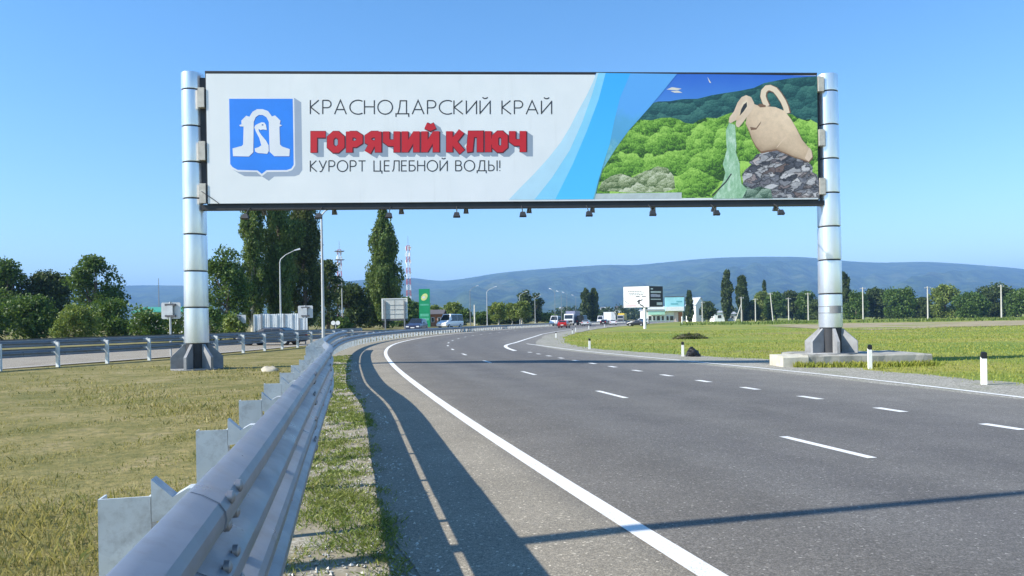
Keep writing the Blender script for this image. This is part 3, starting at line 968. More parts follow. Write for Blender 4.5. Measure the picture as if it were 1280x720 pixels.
def grad_print(name, a, b, z0, z1, nz=0.15):
    m = Mat(name)
    sx = m.n('ShaderNodeSeparateXYZ'); m.l(m.pos(), sx.inputs[0])
    f = m.math('DIVIDE', m.math('SUBTRACT', sx.outputs[2], z0), z1-z0)
    f = m.math('ADD', f, m.math('MULTIPLY', m.math('SUBTRACT', m.noise(1.2, 4, 0.6), 0.5), nz*2))
    m.color(m.ramp(f, [(0.0, a), (1.0, b)])).set(0.5)
    return m.m
M_PSKY = grad_print('print_sky', (0.10,0.33,0.75), (0.035,0.15,0.62), zb+BH*0.6, zt)
M_PHILL = forest_print('print_far_hill', (0.008,0.05,0.06), (0.02,0.10,0.10), (0.07,0.21,0.17), 2.4)
M_PFOR = forest_print('print_forest', (0.02,0.07,0.012), (0.14,0.34,0.03), (0.42,0.68,0.12), 1.15)
M_PFOR2 = forest_print('print_forest_dark', (0.008,0.04,0.014), (0.05,0.16,0.03), (0.20,0.40,0.09), 1.5)
M_PPALE = forest_print('print_pale_scrub', (0.06,0.11,0.03), (0.32,0.38,0.18), (0.72,0.72,0.52), 2.6)
pflat('picture_sky', [[(744,90.8),(1021.2,94.6),(1022,165),(744,165)]], M_PSKY, 1)
pflat('picture_hill', [[(770,160),(790,140),(806,132),(822,127),(838,126.5),(852,124),(872,123.5),(890,119),(905,116.5),(925,113.5),(942,110),(955,104),(972,100.5),(990,97.5),(1021.3,95.2),(1022,175),(770,175)]], M_PHILL, 2)
pflat('picture_forest', [[(741,248.6),(741,205),(748,192),(752,180),(764,175),(770,165),(782,160),(790,152),(802,149.5),(814,150.5),(826,147.5),(838,147),(848,149),(856,153.5),(866,155),
    (874,150),(884,147),(896,148),(905,144),(914,141),(935,140),(990,143),(996,147),(1004,150),(1012,149),(1021.6,154),(1022.6,246.2)]], M_PFOR, 3)
pflat('picture_scrub', [[(748,238),(752,228),(764,220),(776,217),(790,222),(806,214),(822,208),(834,210),(842,220),(844,236),(830,240),(790,241)]], M_PPALE, 5)
pflat('picture_strip', [[(743,242.2),(852,240.6),(852,248),(743,248.8)]], pmat('print_pale_strip', (0.52,0.58,0.56), 0.1, 4), 6)
# translucent-looking blue bands
M_B1 = pmat('band_pale', (0.50,0.74,0.86)); M_B2 = pmat('band_light', (0.26,0.66,0.90)); M_B3 = grad_print('band_cyan', (0.10,0.58,0.92), (0.05,0.44,0.96), zb, zt, 0.08)
M_B4 = Mat('band_over_picture')
_sx = M_B4.n('ShaderNodeSeparateXYZ'); M_B4.l(M_B4.pos(), _sx.inputs[0])
_h = M_B4.math('DIVIDE', M_B4.math('SUBTRACT', _sx.outputs[2], zb), BH)
_h2 = M_B4.math('ADD', _h, M_B4.math('MULTIPLY', M_B4.math('SUBTRACT', M_B4.noise(1.6, 4, 0.7), 0.5), 0.25))
_tr = M_B4.ramp(M_B4.noise(7.5, 6, 0.85), [(0.36, (0.05,0.16,0.10)), (0.5, (0.20,0.42,0.16)), (0.66, (0.45,0.66,0.30))])
_under = M_B4.mix(M_B4.ramp(_h2, [(0.40, 0.0), (0.50, 1.0)]), _tr, M_B4.ramp(_h2, [(0.45, (0.05,0.22,0.28)), (0.62, (0.08,0.28,0.45)), (0.72, (0.10,0.30,0.80))]))
M_B4.color(M_B4.mix(0.52, _under, (0.14,0.52,0.92))).set(0.5); M_B4 = M_B4.m
pflat('band', [[(745.5,91.2),(741,103),(733,120),(722,140),(713,158),(701,178),(686,197),(668,217),(650,235),(636,249.6),(668,249.6),(690,222),(712,188),(728,152),(740,118),(748,91.2)]], M_B1, 7)
pflat('band', [[(748,91.2),(740,118),(728,152),(712,188),(690,222),(668,249.6),(694,249.4),(716,205),(733,165),(748,125),(757,91.4)]], M_B2, 8)
pflat('band', [[(757,91.4),(748,125),(733,165),(716,205),(694,249.4),(743,249),(748,225),(754,205),(762,180),(768,150),(775,122),(788,91.8)]], M_B3, 9)
pflat('band', [[(788,91.8),(775,122),(768,150),(762,180),(754,205),(748,225),(743,249),(741,249),(752,214),(770,185),(786,163),(797,151),(812,134),(828,115),(846,92.6)]], M_B4, 10)
# kite-like glint in the picture sky
pflat('picture_glint', [[(833,112),(840,109),(852,111),(846,113)],[(838,114),(848,113.5),(853,116),(843,116)],[(884,96),(889,104),(886.5,103)]], pmat('print_glint', (0.75,0.70,0.6)), 3.6)

# jug, water, rocks
K4 = 4.364
def c4p(pts): return crop(pts, 890, 90, K4)
rocks = c4p([(160,690),(165,640),(170,600),(163,560),(180,535),(215,505),(200,495),(225,475),(242,450),(275,440),(300,432),(345,425),(400,445),(450,470),(490,480),(525,492),(550,520),(545,545),(572,560),(582,600),(585,686)])
m = Mat('print_rocks')
_v = m.map(m.pos(), (1.0, 1.0, 1.7))
_n = m.noise(2.0, 3, 0.6, _v)
_vv = m.n('ShaderNodeVectorMath', operation='ADD'); m.l(_v, _vv.inputs[0])
_cc = m.n('ShaderNodeCombineXYZ'); m.l(_n, _cc.inputs[0]); m.l(_n, _cc.inputs[2]); m.l(_cc.outputs[0], _vv.inputs[1])
_d = m.voro(3.4, _vv.outputs[0], feature='DISTANCE_TO_EDGE'); _co = m.voro(3.4, _vv.outputs[0], out='Color')
_sp = m.n('ShaderNodeSeparateColor'); m.l(_co, _sp.inputs[0])
_c = m.ramp(m.math('ADD', m.math('MULTIPLY', _sp.outputs[0], 0.6), m.math('MULTIPLY', m.noise(9, 4, 0.7, _v), 0.55)), [(0.25, (0.035,0.035,0.045)), (0.5, (0.16,0.16,0.19)), (0.7, (0.38,0.36,0.37)), (0.85, (0.62,0.58,0.58))])
_c = m.mix(m.ramp(_sp.outputs[1], [(0.82, 0.0), (0.9, 0.35)]), _c, (0.40,0.24,0.18))
_c = m.mix(m.ramp(_d, [(0.0, 0.9), (0.12, 0.0)]), _c, (0.015,0.015,0.02))
m.color(_c).set(0.5)
pflat('picture_rocks', [rocks], m.m, 11)
pflat('picture_rock_moss', [c4p([(160,690),(150,640),(175,615),(215,640),(260,625),(320,640),(330,690)])], forest_print('print_moss', (0.02,0.05,0.03), (0.10,0.18,0.12), (0.35,0.45,0.35), 3.5), 11.8)
water = c4p([(92,278),(125,290),(128,340),(132,400),(130,440),(150,500),(152,560),(160,610),(190,640),(165,690),(0,692),(38,645),(62,590),(72,550),(58,505),(72,455),(80,420),(76,360),(75,320)])
m = Mat('print_water')
_c = m.ramp(m.noise(6.5, 6, 0.85, m.map(m.pos(), (1, 1, 0.4))), [(0.3, (0.16,0.36,0.17)), (0.5, (0.36,0.58,0.36)), (0.66, (0.66,0.80,0.64))])
m.color(_c).set(0.4)
pflat('picture_water', [water], m.m, 12)
pflat('picture_branch', [q for q in ribbon(c4p([(0,675),(40,635),(75,600),(105,555)]), 1.6)], M_INK, 12.6)
def clay(name, k):
    m = Mat(name)
    sx = m.n('ShaderNodeSeparateXYZ'); m.l(m.obj(), sx.inputs[0])
    uu_, vv_ = bb(960, 175)
    p0 = bpt(uu_, vv_) - ROOT[gl.name]
    f = m.math('ADD', m.math('MULTIPLY', m.math('SUBTRACT', sx.outputs[2], p0.z), 0.48), m.math('MULTIPLY', m.math('SUBTRACT', sx.outputs[0], p0.x), 0.30))
    f = m.math('ADD', m.math('ADD', f, 0.5), m.math('MULTIPLY', m.math('SUBTRACT', m.noise(1.8, 5, 0.7), 0.5), 0.45))
    m.color(m.ramp(f, [(0.15, tuple(x*k for x in (0.36,0.20,0.11))), (0.45, tuple(x*k for x in (0.68,0.46,0.29))), (0.8, tuple(x*k for x in (0.86,0.68,0.49)))])).set(0.5)
    return m.m
M_CLAY, M_CLAYD, M_CLAYL = clay('print_clay', 1.0), pmat('print_clay_dark', (0.22,0.12,0.07), 0.2, 3), pmat('print_clay_light', (0.78,0.58,0.42), 0.1, 3)
hand = [(302,190),(288,160),(280,135),(284,108),(300,90),(318,88),(345,100),(368,128),(390,162),(404,195),(412,228)]
pflat('jug_handle_edge', ribbon(c4p(hand), 8.6), M_CLAYD, 13)
pflat('jug_handle', ribbon(shift(c4p(hand), -0.6, -0.5), 6.6), M_CLAY, 13.8)
pflat('jug_body_edge', [shift(c4p([(205,165),(240,180),(300,188),(345,192),(395,213),(430,258),(462,310),(492,370),(520,403),(543,428),(549,465),(527,492),(490,478),(440,462),(400,445),(350,425),(300,434),(265,442),(236,408),(215,368),(203,332),(180,280)]), 0.5, 0.9)], M_CLAYD, 13.2)
def shaded_patch(name, outline, layer, rings=6):
    """printed patch whose printed tone turns from a dark lower left rim to a pale upper right"""
    P_ = np.array([bb(x, y) for x, y in outline]); c_ = P_.mean(0)
    mb_ = MB(); cols = []
    nrm = P_ - c_; nrm /= np.linalg.norm(nrm, axis=1)[:, None]
    lit = nrm @ np.array([0.25, 0.97])
    for k in range(rings+1):
        f_ = 1 - k/rings
        for p_, l_ in zip(P_, lit):
            q_ = c_ + (p_-c_)*f_
            mb_.v.append(tuple(bpt(q_[0], q_[1], 0.0068 + layer*0.0005) - ROOT[gl.name]))
            v_ = 0.93 + 0.32*l_*f_**1.3 - 0.16*f_**5
            cols.append((0.82*v_, 0.60*v_**1.12, 0.41*v_**1.25, 1.0))
    n_ = len(P_)
    mb_.f = [(k*n_+a_, k*n_+(a_+1) % n_, (k+1)*n_+(a_+1) % n_, (k+1)*n_+a_) for k in range(rings) for a_ in range(n_)]
    me_ = bpy.data.meshes.new(name); me_.from_pydata(mb_.v, [], mb_.f)
    ca = me_.color_attributes.new('tone', 'FLOAT_COLOR', 'POINT')
    ca.data.foreach_set('color', np.array(cols, np.float32).ravel())
    m_ = Mat('print_jug_tone')
    at_ = m_.n('ShaderNodeAttribute', attribute_name='tone')
    m_.color(m_.mix(1.0, at_.outputs['Color'], m_.ramp(m_.noise(5, 5, 0.75), [(0.3, 0.86), (0.7, 1.06)]), 'MULTIPLY')).set(0.5)
    return link(name, me_, m_.m, face)
shaded_patch('jug_body', c4p([(205,165),(240,180),(300,188),(345,192),(395,213),(430,258),(460,310),(490,370),(518,403),(541,428),(546,463),(525,488),(490,475),(440,459),(400,441),(350,421),(300,428),(267,434),(240,405),(218,366),(206,330),(182,280)]), 15)
pflat('jug_foot', [c4p([(505,470),(518,440),(530,412),(541,428),(547,463),(526,490)])], M_CLAYL, 15.6)
pflat('jug_neck_shade', [c4p([(206,300),(240,305),(268,268),(262,285),(240,315),(212,318)])], M_CLAYD, 15.6)
pflat('jug_rim', [c4p([(185,127),(213,138),(229,170),(223,202),(192,242),(168,276),(145,303),(132,297),(128,285),(133,262),(100,280),(90,274),(94,248),(120,213),(138,168),(160,138)])], M_CLAYL, 16)
pflat('jug_mouth', [c4p([(190,152),(196,172),(190,200),(166,235),(140,268),(130,262),(135,240),(150,205),(165,170)])], M_CLAY, 16.8)
pflat('jug_mouth_shade', [c4p([(189,165),(190,188),(172,215),(150,240),(158,205),(172,178)])], M_INK, 17.4)
pflat('jug_spot', [c4p([(247,182),(262,172),(292,182),(292,192),(262,194)])], M_CLAYD, 16)
pflat('jug_crack', ribbon(c4p([(352,412),(375,385),(400,355)]), 0.7), M_CLAYL, 16)

# ------------------------------------------------------------------ concrete under the right column
M_CONC = simple('weathered_concrete', (0.30,0.29,0.255), 0.9, 0, 0.25, 2.2, 0.5, 30, dirt=((0.09,0.085,0.07), 0.75))
M_CONCL = simple('pale_concrete', (0.50,0.47,0.38), 0.9, 0, 0.15, 3, 0.4, 30, dirt=((0.25,0.22,0.16), 0.5))
def rough_block(x0, x1, y0, y1, z0, z1, j, seed):
    r = random.Random(seed)
    nx_ = max(2, int((x1-x0)/0.25)); mb = MB(); vs = []
    ring = []
    for i in range(nx_+1):
        x = x0 + (x1-x0)*i/nx_
        q = lambda: r.uniform(-j, j)
        ring.append([(x+q()*.3, y0+q(), z0), (x+q()*.3, y0+q(), z1-0.05+q()*.5), (x+q()*.3, y0+0.05+q(), z1+q()), (x, y1, z1+q()), (x, y1, z0)])
    n = 5
    for rr in ring: vs += rr
    fs = [(a*n+k, (a+1)*n+k, (a+1)*n+k+1, a*n+k+1) for a in range(nx_) for k in range(n-1)]
    fs += [tuple(range(n)), tuple(nx_*n + k for k in range(n-1, -1, -1))]
    return mb.add(vs, fs)
xp0 = at(981, 450, DR-0.9).x; xp1 = at(1013, 450, DR-0.9).x
pb = wthing('concrete_plinth', 'weathered grey concrete plinth carrying the right silver column', 'plinth', (cr.x, DR, zR-0.1))
rough_block(xp1+0.012, xp1+4.1, DR-0.72, DR+1.7, zR-0.3, PLINTH_TOP, 0.022, 3).build('slab', M_CONC, pb)
rough_block(xp0, xp1, DR-0.76, DR+0.5, zR-0.3, PLINTH_TOP-0.015, 0.012, 4).build('pale_end_block', M_CONCL, pb)

# ------------------------------------------------------------------ marker posts
M_PW = simple('marker_white', (0.80,0.80,0.76), 0.5, 0, 0.06, 4, dirt=((0.45,0.42,0.36), 0.4))
M_BLK = simple('marker_black', (0.012,0.012,0.014), 0.5)
def marker(pxb, pyb, h, lab):
    z = -0.25
    g = on_ground(pxb, pyb, z)
    z = gz(g.x, g.y); g = on_ground(pxb, pyb, z)
    t = thing('marker_post', lab, 'marker post', (g.x, g.y, z-0.02), random.uniform(-.2, .2), 'white marker posts along the right edge of the road')
    w = 0.055
    MB().add([(-w,-.04,0),(w,-.04,0),(w,.04,0),(-w,.04,0),(-w,-.04,h*.80),(w,-.04,h*.80),(w,.04,h*.86),(-w,.04,h*.86)],
             [(0,3,2,1),(4,5,6,7),(0,1,5,4),(1,2,6,5),(2,3,7,6),(3,0,4,7)]).build('body', M_PW, t)
    MB().add([(-w-.004,-.044,h*.802),(w+.004,-.044,h*.802),(w+.004,.044,h*.862),(-w-.004,.044,h*.862),(-w-.004,-.044,h*.97),(w+.004,-.044,h*.97),(w*.7,.03,h),(-w*.7,.03,h)],
             [(0,3,2,1),(4,5,6,7),(0,1,5,4),(1,2,6,5),(2,3,7,6),(3,0,4,7)]).build('black_cap', M_BLK, t)
marker(1087.5, 461.5, 0.80, 'white marker post with black cap in front of the concrete plinth')
marker(853.5, 445.5, 0.66, 'white marker post with black cap beside the black bag on the grass')
marker(737, 436.5, 0.62, 'white marker post with black cap at the near tip of the grass field')
marker(695, 422.3, 0.58, 'small white marker post standing on the gravel nose of the bend')
marker(715.5, 417.5, 0.6, 'small white marker post left of its close twin at the grass tip')
marker(719.5, 414.5, 0.75, 'small white marker post right of its close twin at the grass tip')
marker(736, 411.3, 0.8, 'tiny white marker post on the far road edge below the white car')
marker(755.5, 409, 0.8, 'tiny white marker post on the far road edge left of the small billboard')
marker(1230, 481, 0.80, 'white marker post with black cap farthest right on the gravel shoulder')

# black bag and heap of earth on the field
def blob(c, sx, sy, sz, n, amp, seed):
    r = np.random.default_rng(seed)
    vs, fs = [], []
    rows, colsn = n, n*2
    ph = r.uniform(0, 6.28, (6, 2)); fq = r.integers(1, 5, (6, 2))
    for i in range(rows+1):
        th = math.pi*0.5*i/rows
        for k in range(colsn):
            a = 2*math.pi*k/colsn
            d = 1 if i == 0 else 1 + amp*sum(math.sin(fq[j,0]*a+ph[j,0])*math.cos(fq[j,1]*th*2+ph[j,1]) for j in range(6))/2.2 + r.uniform(-amp, amp)*0.35
            vs.append((c[0]+sx*math.cos(a)*math.sin(th+0.02)*d, c[1]+sy*math.sin(a)*math.sin(th+0.02)*d, c[2]+sz*math.cos(th)*d))
    fs = [(i*colsn+k, (i+1)*colsn+k, (i+1)*colsn+(k+1) % colsn, i*colsn+(k+1) % colsn) for i in range(rows) for k in range(colsn)]
    return MB().add(vs, fs)
g = on_ground(866, 446, -0.28); z = gz(g.x, g.y)
m = Mat('black_plastic'); m.color(m.ramp(m.noise(7, 3), [(0.3, (0.008,0.008,0.010)), (0.7, (0.022,0.022,0.026))])).set(0.38); m.bump(m.noise(9, 4, 0.7), 0.8, 0.08)
bag = thing('rubbish_bag', 'lumpy black bag lying on the grass beside a white marker post', 'bag', (g.x, g.y, z-0.03), 0.4)
blob((0,0,0), 0.32, 0.26, 0.36, 10, 0.22, 5).build('sack', m.m, bag, smooth=60)
MB().lathe([(.10,.30),(.05,.37),(.085,.44),(.03,.47)], (-0.06,0,0), 9).build('tied_neck', m.m, bag, smooth=50)
g = on_ground(862, 424, -0.29); z = gz(g.x, g.y)
earth = simple('dark_earth', (0.050,0.048,0.022), 0.95, 0, 0.6, 2.0, 0.9, 8)
mt = thing('earth_mound', 'low dark heap of earth and weeds on the green field', 'mound', (g.x, g.y, z-0.10))
mt.scale = (0.85, 0.85, 1.0)
blob((0,0,0), 1.5, 1.1, 0.50, 16, 0.20, 9).build('soil', earth, mt, smooth=70)
_mr = np.random.default_rng(4)
_a = _mr.uniform(0, 6.28, 700); _q = np.sqrt(_mr.random(700))*1.15
_pp = np.stack([np.cos(_a)*_q*1.45, np.sin(_a)*_q*1.1, np.maximum(0, 0.48*np.sqrt(np.clip(1-(_q/1.15)**2, 0, 1))-.05)], 1)
MOUND = (mt, _pp)
g = on_ground(900, 425, -0.29)
M_STONE = simple('field_stone', (0.42,0.38,0.30), 0.9, 0, 0.2, 5)
g = on_ground(337, 463.5, 0.0)
blob((g.x, g.y, -0.04), 0.28, 0.16, 0.17, 6, 0.2, 12).build('stone', M_STONE, smooth=60, label='pale flat stone on the grass between column and guardrail', cat='stone')

# ------------------------------------------------------------------ lamp posts
M_LP = simple('lamp_post_grey', (0.50,0.51,0.51), 0.6, 0.1, 0.1, 2)
M_LPD = simple('lamp_post_dark', (0.22,0.23,0.24), 0.6, 0.1, 0.1, 2)
M_LH = simple('lamp_head_grey', (0.60,0.62,0.63), 0.45, 0.1)
M_LG = simple('lamp_lens', (0.75,0.76,0.76), 0.25)
def lamp(x, y, h, ang, lab, mat=M_LP, arm=1.9, rise=1.15, r=0.085, twin=False):
    t = thing('lamp_post', lab, 'lamp post', (x, y, gz(x, y)-0.05), ang, 'street lamps beside the two carriageways')
    hp = h - rise
    MB().tube([(0,0,0),(0,0,hp*0.45),(0,0,hp)], [r*1.25, r, r*0.7], 10).build('pole', mat, t, smooth=50)
    MB().lathe([(r*2.2,0),(r*2.2,0.06),(r*1.6,0.1),(r*1.5,0.5)], (0,0,0), 12).build('base_collar', mat, t, smooth=40)
    for sgn in ((1, -1) if twin else (1,)):
        a = MB().tube([(0,0,hp-0.05),(sgn*arm*0.06,0,hp+rise*0.25),(sgn*arm*0.4,0,hp+rise*0.62),(sgn*arm,0,h)], [r*0.62,r*0.6,r*0.5,r*0.42], 8).build('arm', mat, t, smooth=60)
        hd = MB()
        hd.add([(sgn*(arm-.05),-.07,h-.05),(sgn*(arm-.05),.07,h-.05),(sgn*(arm+.62),.14,h+.10),(sgn*(arm+.62),-.14,h+.10),
                (sgn*(arm-.05),-.05,h+.05),(sgn*(arm-.05),.05,h+.05),(sgn*(arm+.55),.09,h+.26),(sgn*(arm+.55),-.09,h+.26)],
               [(0,1,2,3),(7,6,5,4),(0,4,5,1),(1,5,6,2),(2,6,7,3),(3,7,4,0)])
        hd.build('lamp_head', M_LH, a)
        MB().add([(sgn*(arm+.12),-.08,h-.025),(sgn*(arm+.12),.08,h-.025),(sgn*(arm+.55),.11,h+.075),(sgn*(arm+.55),-.11,h+.075)], [(0,1,2,3)]).build('lens', M_LG, a)
    return t
R = math.radians
lamp(-5.0, 3.05, 9.0, R(10), 'lamp post just outside the left edge whose thin shadow crosses the near road', arm=1.6)
lamp(xat(404,45), 45, hpx(404,258,45), R(25), 'tall pale lamp post in the median between the two guardrails', arm=0.55, rise=0.6)
lamp(xat(351,78), 78, hpx(360,316,78), R(15), 'lamp post with bent arm in front of the three tall poplars', arm=1.55, rise=1.3)
lamp(xat(428,118), 118, hpx(428,348,118), R(180), 'lamp post with arm to the left near the dark trees', arm=1.6, rise=0.7)
lamp(xat(588,165), 165, hpx(590,360,165), R(25), 'first of the lamp posts rising against the hills, left of its pair', M_LPD, arm=1.5)
lamp(xat(609,158), 158, hpx(615,361,158), R(20), 'lamp post with raised arm against the hills, right of its pair', arm=1.7)
lamp(xat(650,200), 200, hpx(655,367,200), R(15), 'lamp post in front of the two dark rounded trees', arm=1.6)
lamp(xat(669,235), 235, hpx(672,371,235), R(15), 'twin-armed lamp post at the right of the dark rounded trees', arm=1.4, twin=True)
for i, (p, yy_) in enumerate(((694,361),(702,364),(709,366),(720,370))):
    D = (173, 195, 212, 240)[i]
    lamp(xat(p, D), D, hpx(p, yy_, D), R(160), ('median lamp post behind the red car', 'median lamp post second from the red car', 'median lamp post third from the red car', 'median lamp post nearest the twin poplars')[i], M_LPD, arm=0.8, rise=0.8, r=0.06)
# short concrete post
cp = at(593.5, 411, 150)
MB().tube([(cp.x,150,-0.2),(cp.x,150,hpx(593,381,150))], [0.17,0.13], 8).build('concrete_post', simple('pale_post', (0.62,0.60,0.52), 0.8), smooth=40, label='short thick pale post by the far guardrail below the hills', cat='post')

# ------------------------------------------------------------------ traffic signs seen from behind
M_SB = simple('sign_back_grey', (0.52,0.54,0.55), 0.5, 0.25, 0.1, 3)
M_SBD = simple('sign_clamp_dark', (0.10,0.10,0.11), 0.6)
def sign_back(pxc, ytop, ybot, wpx, D, lab, post_dx=0.0, dark=True):
    x = xat(pxc, D, 400); z1 = hpx(pxc, ytop, D); z0 = hpx(pxc, ybot, D); w = wpx/FPX*D
    t = thing('road_sign', lab, 'road sign', (x, D, gz(x, D)-0.05), 0, 'road signs seen from behind')
    MB().tube([(post_dx,-0.08,0),(post_dx,-0.08,z1+0.03)], 0.045, 10).build('post', M_LP, t, smooth=50)
    r = 0.05
    poly = [(-w/2+r,z0),(w/2-r,z0),(w/2,z0+r),(w/2,z1-r),(w/2-r,z1),(-w/2+r,z1),(-w/2,z1-r),(-w/2,z0+r)]
    p = MB().prism(poly, (0,0,0), (1,0,0), (0,0,1), -0.004, 0.012).build('plate', M_SB, t)
    for zz in (z0+(z1-z0)*0.18, z0+(z1-z0)*0.86):
        MB().box((-w*0.26+post_dx,-0.135,zz-0.05),(w*0.26+post_dx,-0.02,zz+0.05)).build('clamp', M_SBD, p)
    MB().box((post_dx-0.14,-0.14,z0+(z1-z0)*0.23),(post_dx+0.14,-0.13,z0+(z1-z0)*0.81)).build('stiffener', M_SB, p)
sign_back(214, 376.5, 397, 24, 34.5, 'square grey back of a road sign left of the left column')
sign_back(382, 381, 396.5, 18.5, 51, 'square grey back of a road sign in front of the white panel fence')
sign_back(302, 395, 405.5, 11, 66, 'small pale road sign back in front of the leafy tree', -0.3)
x = xat(419.5, 75); t = thing('road_sign', 'pair of small round white signs on one post beyond the guardrails', 'road sign', (x, 75, 0))
MB().tube([(0,0,0),(0,0,1.55)], 0.04, 8).build('post', M_LP, t, smooth=50)
for sx_ in (-0.24, 0.24):
    MB().tube([(sx_,-0.06,1.5),(sx_,-0.045,1.5)], 0.23, 16).build('disc', M_PW, t, smooth=30)
# large direction board from behind
D = 104; x = xat(493.5, D)
t = thing('direction_board', 'large pale direction board seen from behind below the single poplar', 'road sign', (x, D, gz(x, D)), 0)
w = 32.5/FPX*D/2; z1 = hpx(493, 376.5, D); z0 = hpx(493, 402, D)
pl = MB().box((-w,0.0,z0),(w,0.03,z1)).build('panel', simple('sign_back_pale', (0.62,0.62,0.57), 0.6, 0.1, 0.12, 1.5), t)
for a_, b_ in (((-w,-.05,z1-.14),(w,-.002,z1)), ((-w,-.05,z0),(-w+.22,-.002,z1-.145)), ((w-.16,-.05,z0),(w,-.002,z1-.145))):
    MB().box(a_, b_).build('frame', M_PW, pl)
for zz in (z0+.7, z0+1.35, z0+2.0):
    MB().box((-w+.23,-.04,zz-.03),(w-.17,-.003,zz+.03)).build('rail', simple('rail_grey', (0.42,0.42,0.40), 0.6), pl)
MB().box((-.02,-.045,z0+.02),(.02,-.041,z1-.16)).build('joint', M_SBD, pl)
for xx in (-w*.72, w*.76):
    MB().box((xx-.09,-.2,-.3),(xx+.09,-.055,z1-.35)).build('post', M_LPD, t)
MB().box((-w*1.0,-.03,z0-.28),(w*1.0,0.02,z0-.02)).build('lower_beam', M_SBD, t)

# white panel fence
D = 68
x0, x1 = xat(318, D), xat(384, D); zf = hpx(350, 392.5, D)
t = thing('panel_fence', 'white corrugated panel fence in front of the tall poplars', 'fence', ((x0+x1)/2, D, 0))
npan = 7; W_ = (x1-x0)/npan
M_FW = simple('fence_white', (0.66,0.70,0.72), 0.55, 0.05, 0.08, 1.5, dirt=((0.45,0.45,0.42), 0.4))
for i in range(npan):
    vs, nseg = [], 16
    xa = -(x1-x0)/2 + i*W_
    for k in range(nseg+1):
        xx = xa + (W_-0.02)*k/nseg
        yy_ = 0.018 if (k//2) % 2 else -0.018
        vs += [(xx, yy_, 0.1), (xx, yy_, zf + (0.02 if i % 2 else 0))]
    MB().add(vs, [(2*k, 2*k+2, 2*k+3, 2*k+1) for k in range(nseg)]).build('panel', M_FW, t)
for i in range(npan+1):
    xa = -(x1-x0)/2 + i*W_ - 0.01
    MB().box((xa-.045,-.09,-.2),(xa+.045,-.03,zf+.03 if i % 3 else zf-.02)).build('fence_post', M_LPD if i in (1,4,6) else M_FW, t)

# ------------------------------------------------------------------ filling-station sign, buildings, towers, small billboards
M_GREEN = simple('pylon_green', (0.010,0.33,0.14), 0.4, 0, 0.06, 1)
M_GREENL = simple('pylon_pale_green', (0.12,0.52,0.34), 0.4)
M_LEAF = simple('pylon_leaf_yellow', (0.72,0.80,0.30), 0.4)
M_WHT = simple('white_paint', (0.84,0.84,0.83), 0.5, 0, 0.06, 1)
D = 132; x = xat(531, D); ztop = hpx(531, 364.5, D); wv = 13.5/FPX*D/2
t = thing('price_pylon', 'tall green filling-station sign with a pale leaf emblem', 'sign', (x, D, gz(x, D)), 0.0)
b = MB().box((-wv,-.2,0),(wv,.2,ztop)).build('pylon_body', M_GREEN, t)
el = [(0.62*wv*math.cos(a), ztop-1.5+0.62*math.sin(a)+0.22*math.cos(a)) for a in np.linspace(0, 2*math.pi, 22, endpoint=False)]
MB().prism(el, (0,0,0), (1,0,0), (0,0,1), 0.201, 0.215).build('emblem', M_LEAF, b)
el = [(0.30*wv*math.cos(a)-.1, ztop-1.55+0.22*math.sin(a)) for a in np.linspace(0, 2*math.pi, 16, endpoint=False)]
MB().prism(el, (0,0,0), (1,0,0), (0,0,1), 0.216, 0.222).build('emblem_core', M_WHT, b)
MB().box((-wv*.8,-.215,ztop-3.05),(wv*.8,-.201,ztop-2.75)).build('name_strip', M_GREENL, b)
for k in range(3):
    MB().box((-wv*.8,-.215,ztop-4.3-.75*k),(wv*.8,-.201,ztop-3.8-.75*k)).build('price_row', M_GREENL if k else M_GREEN, b)

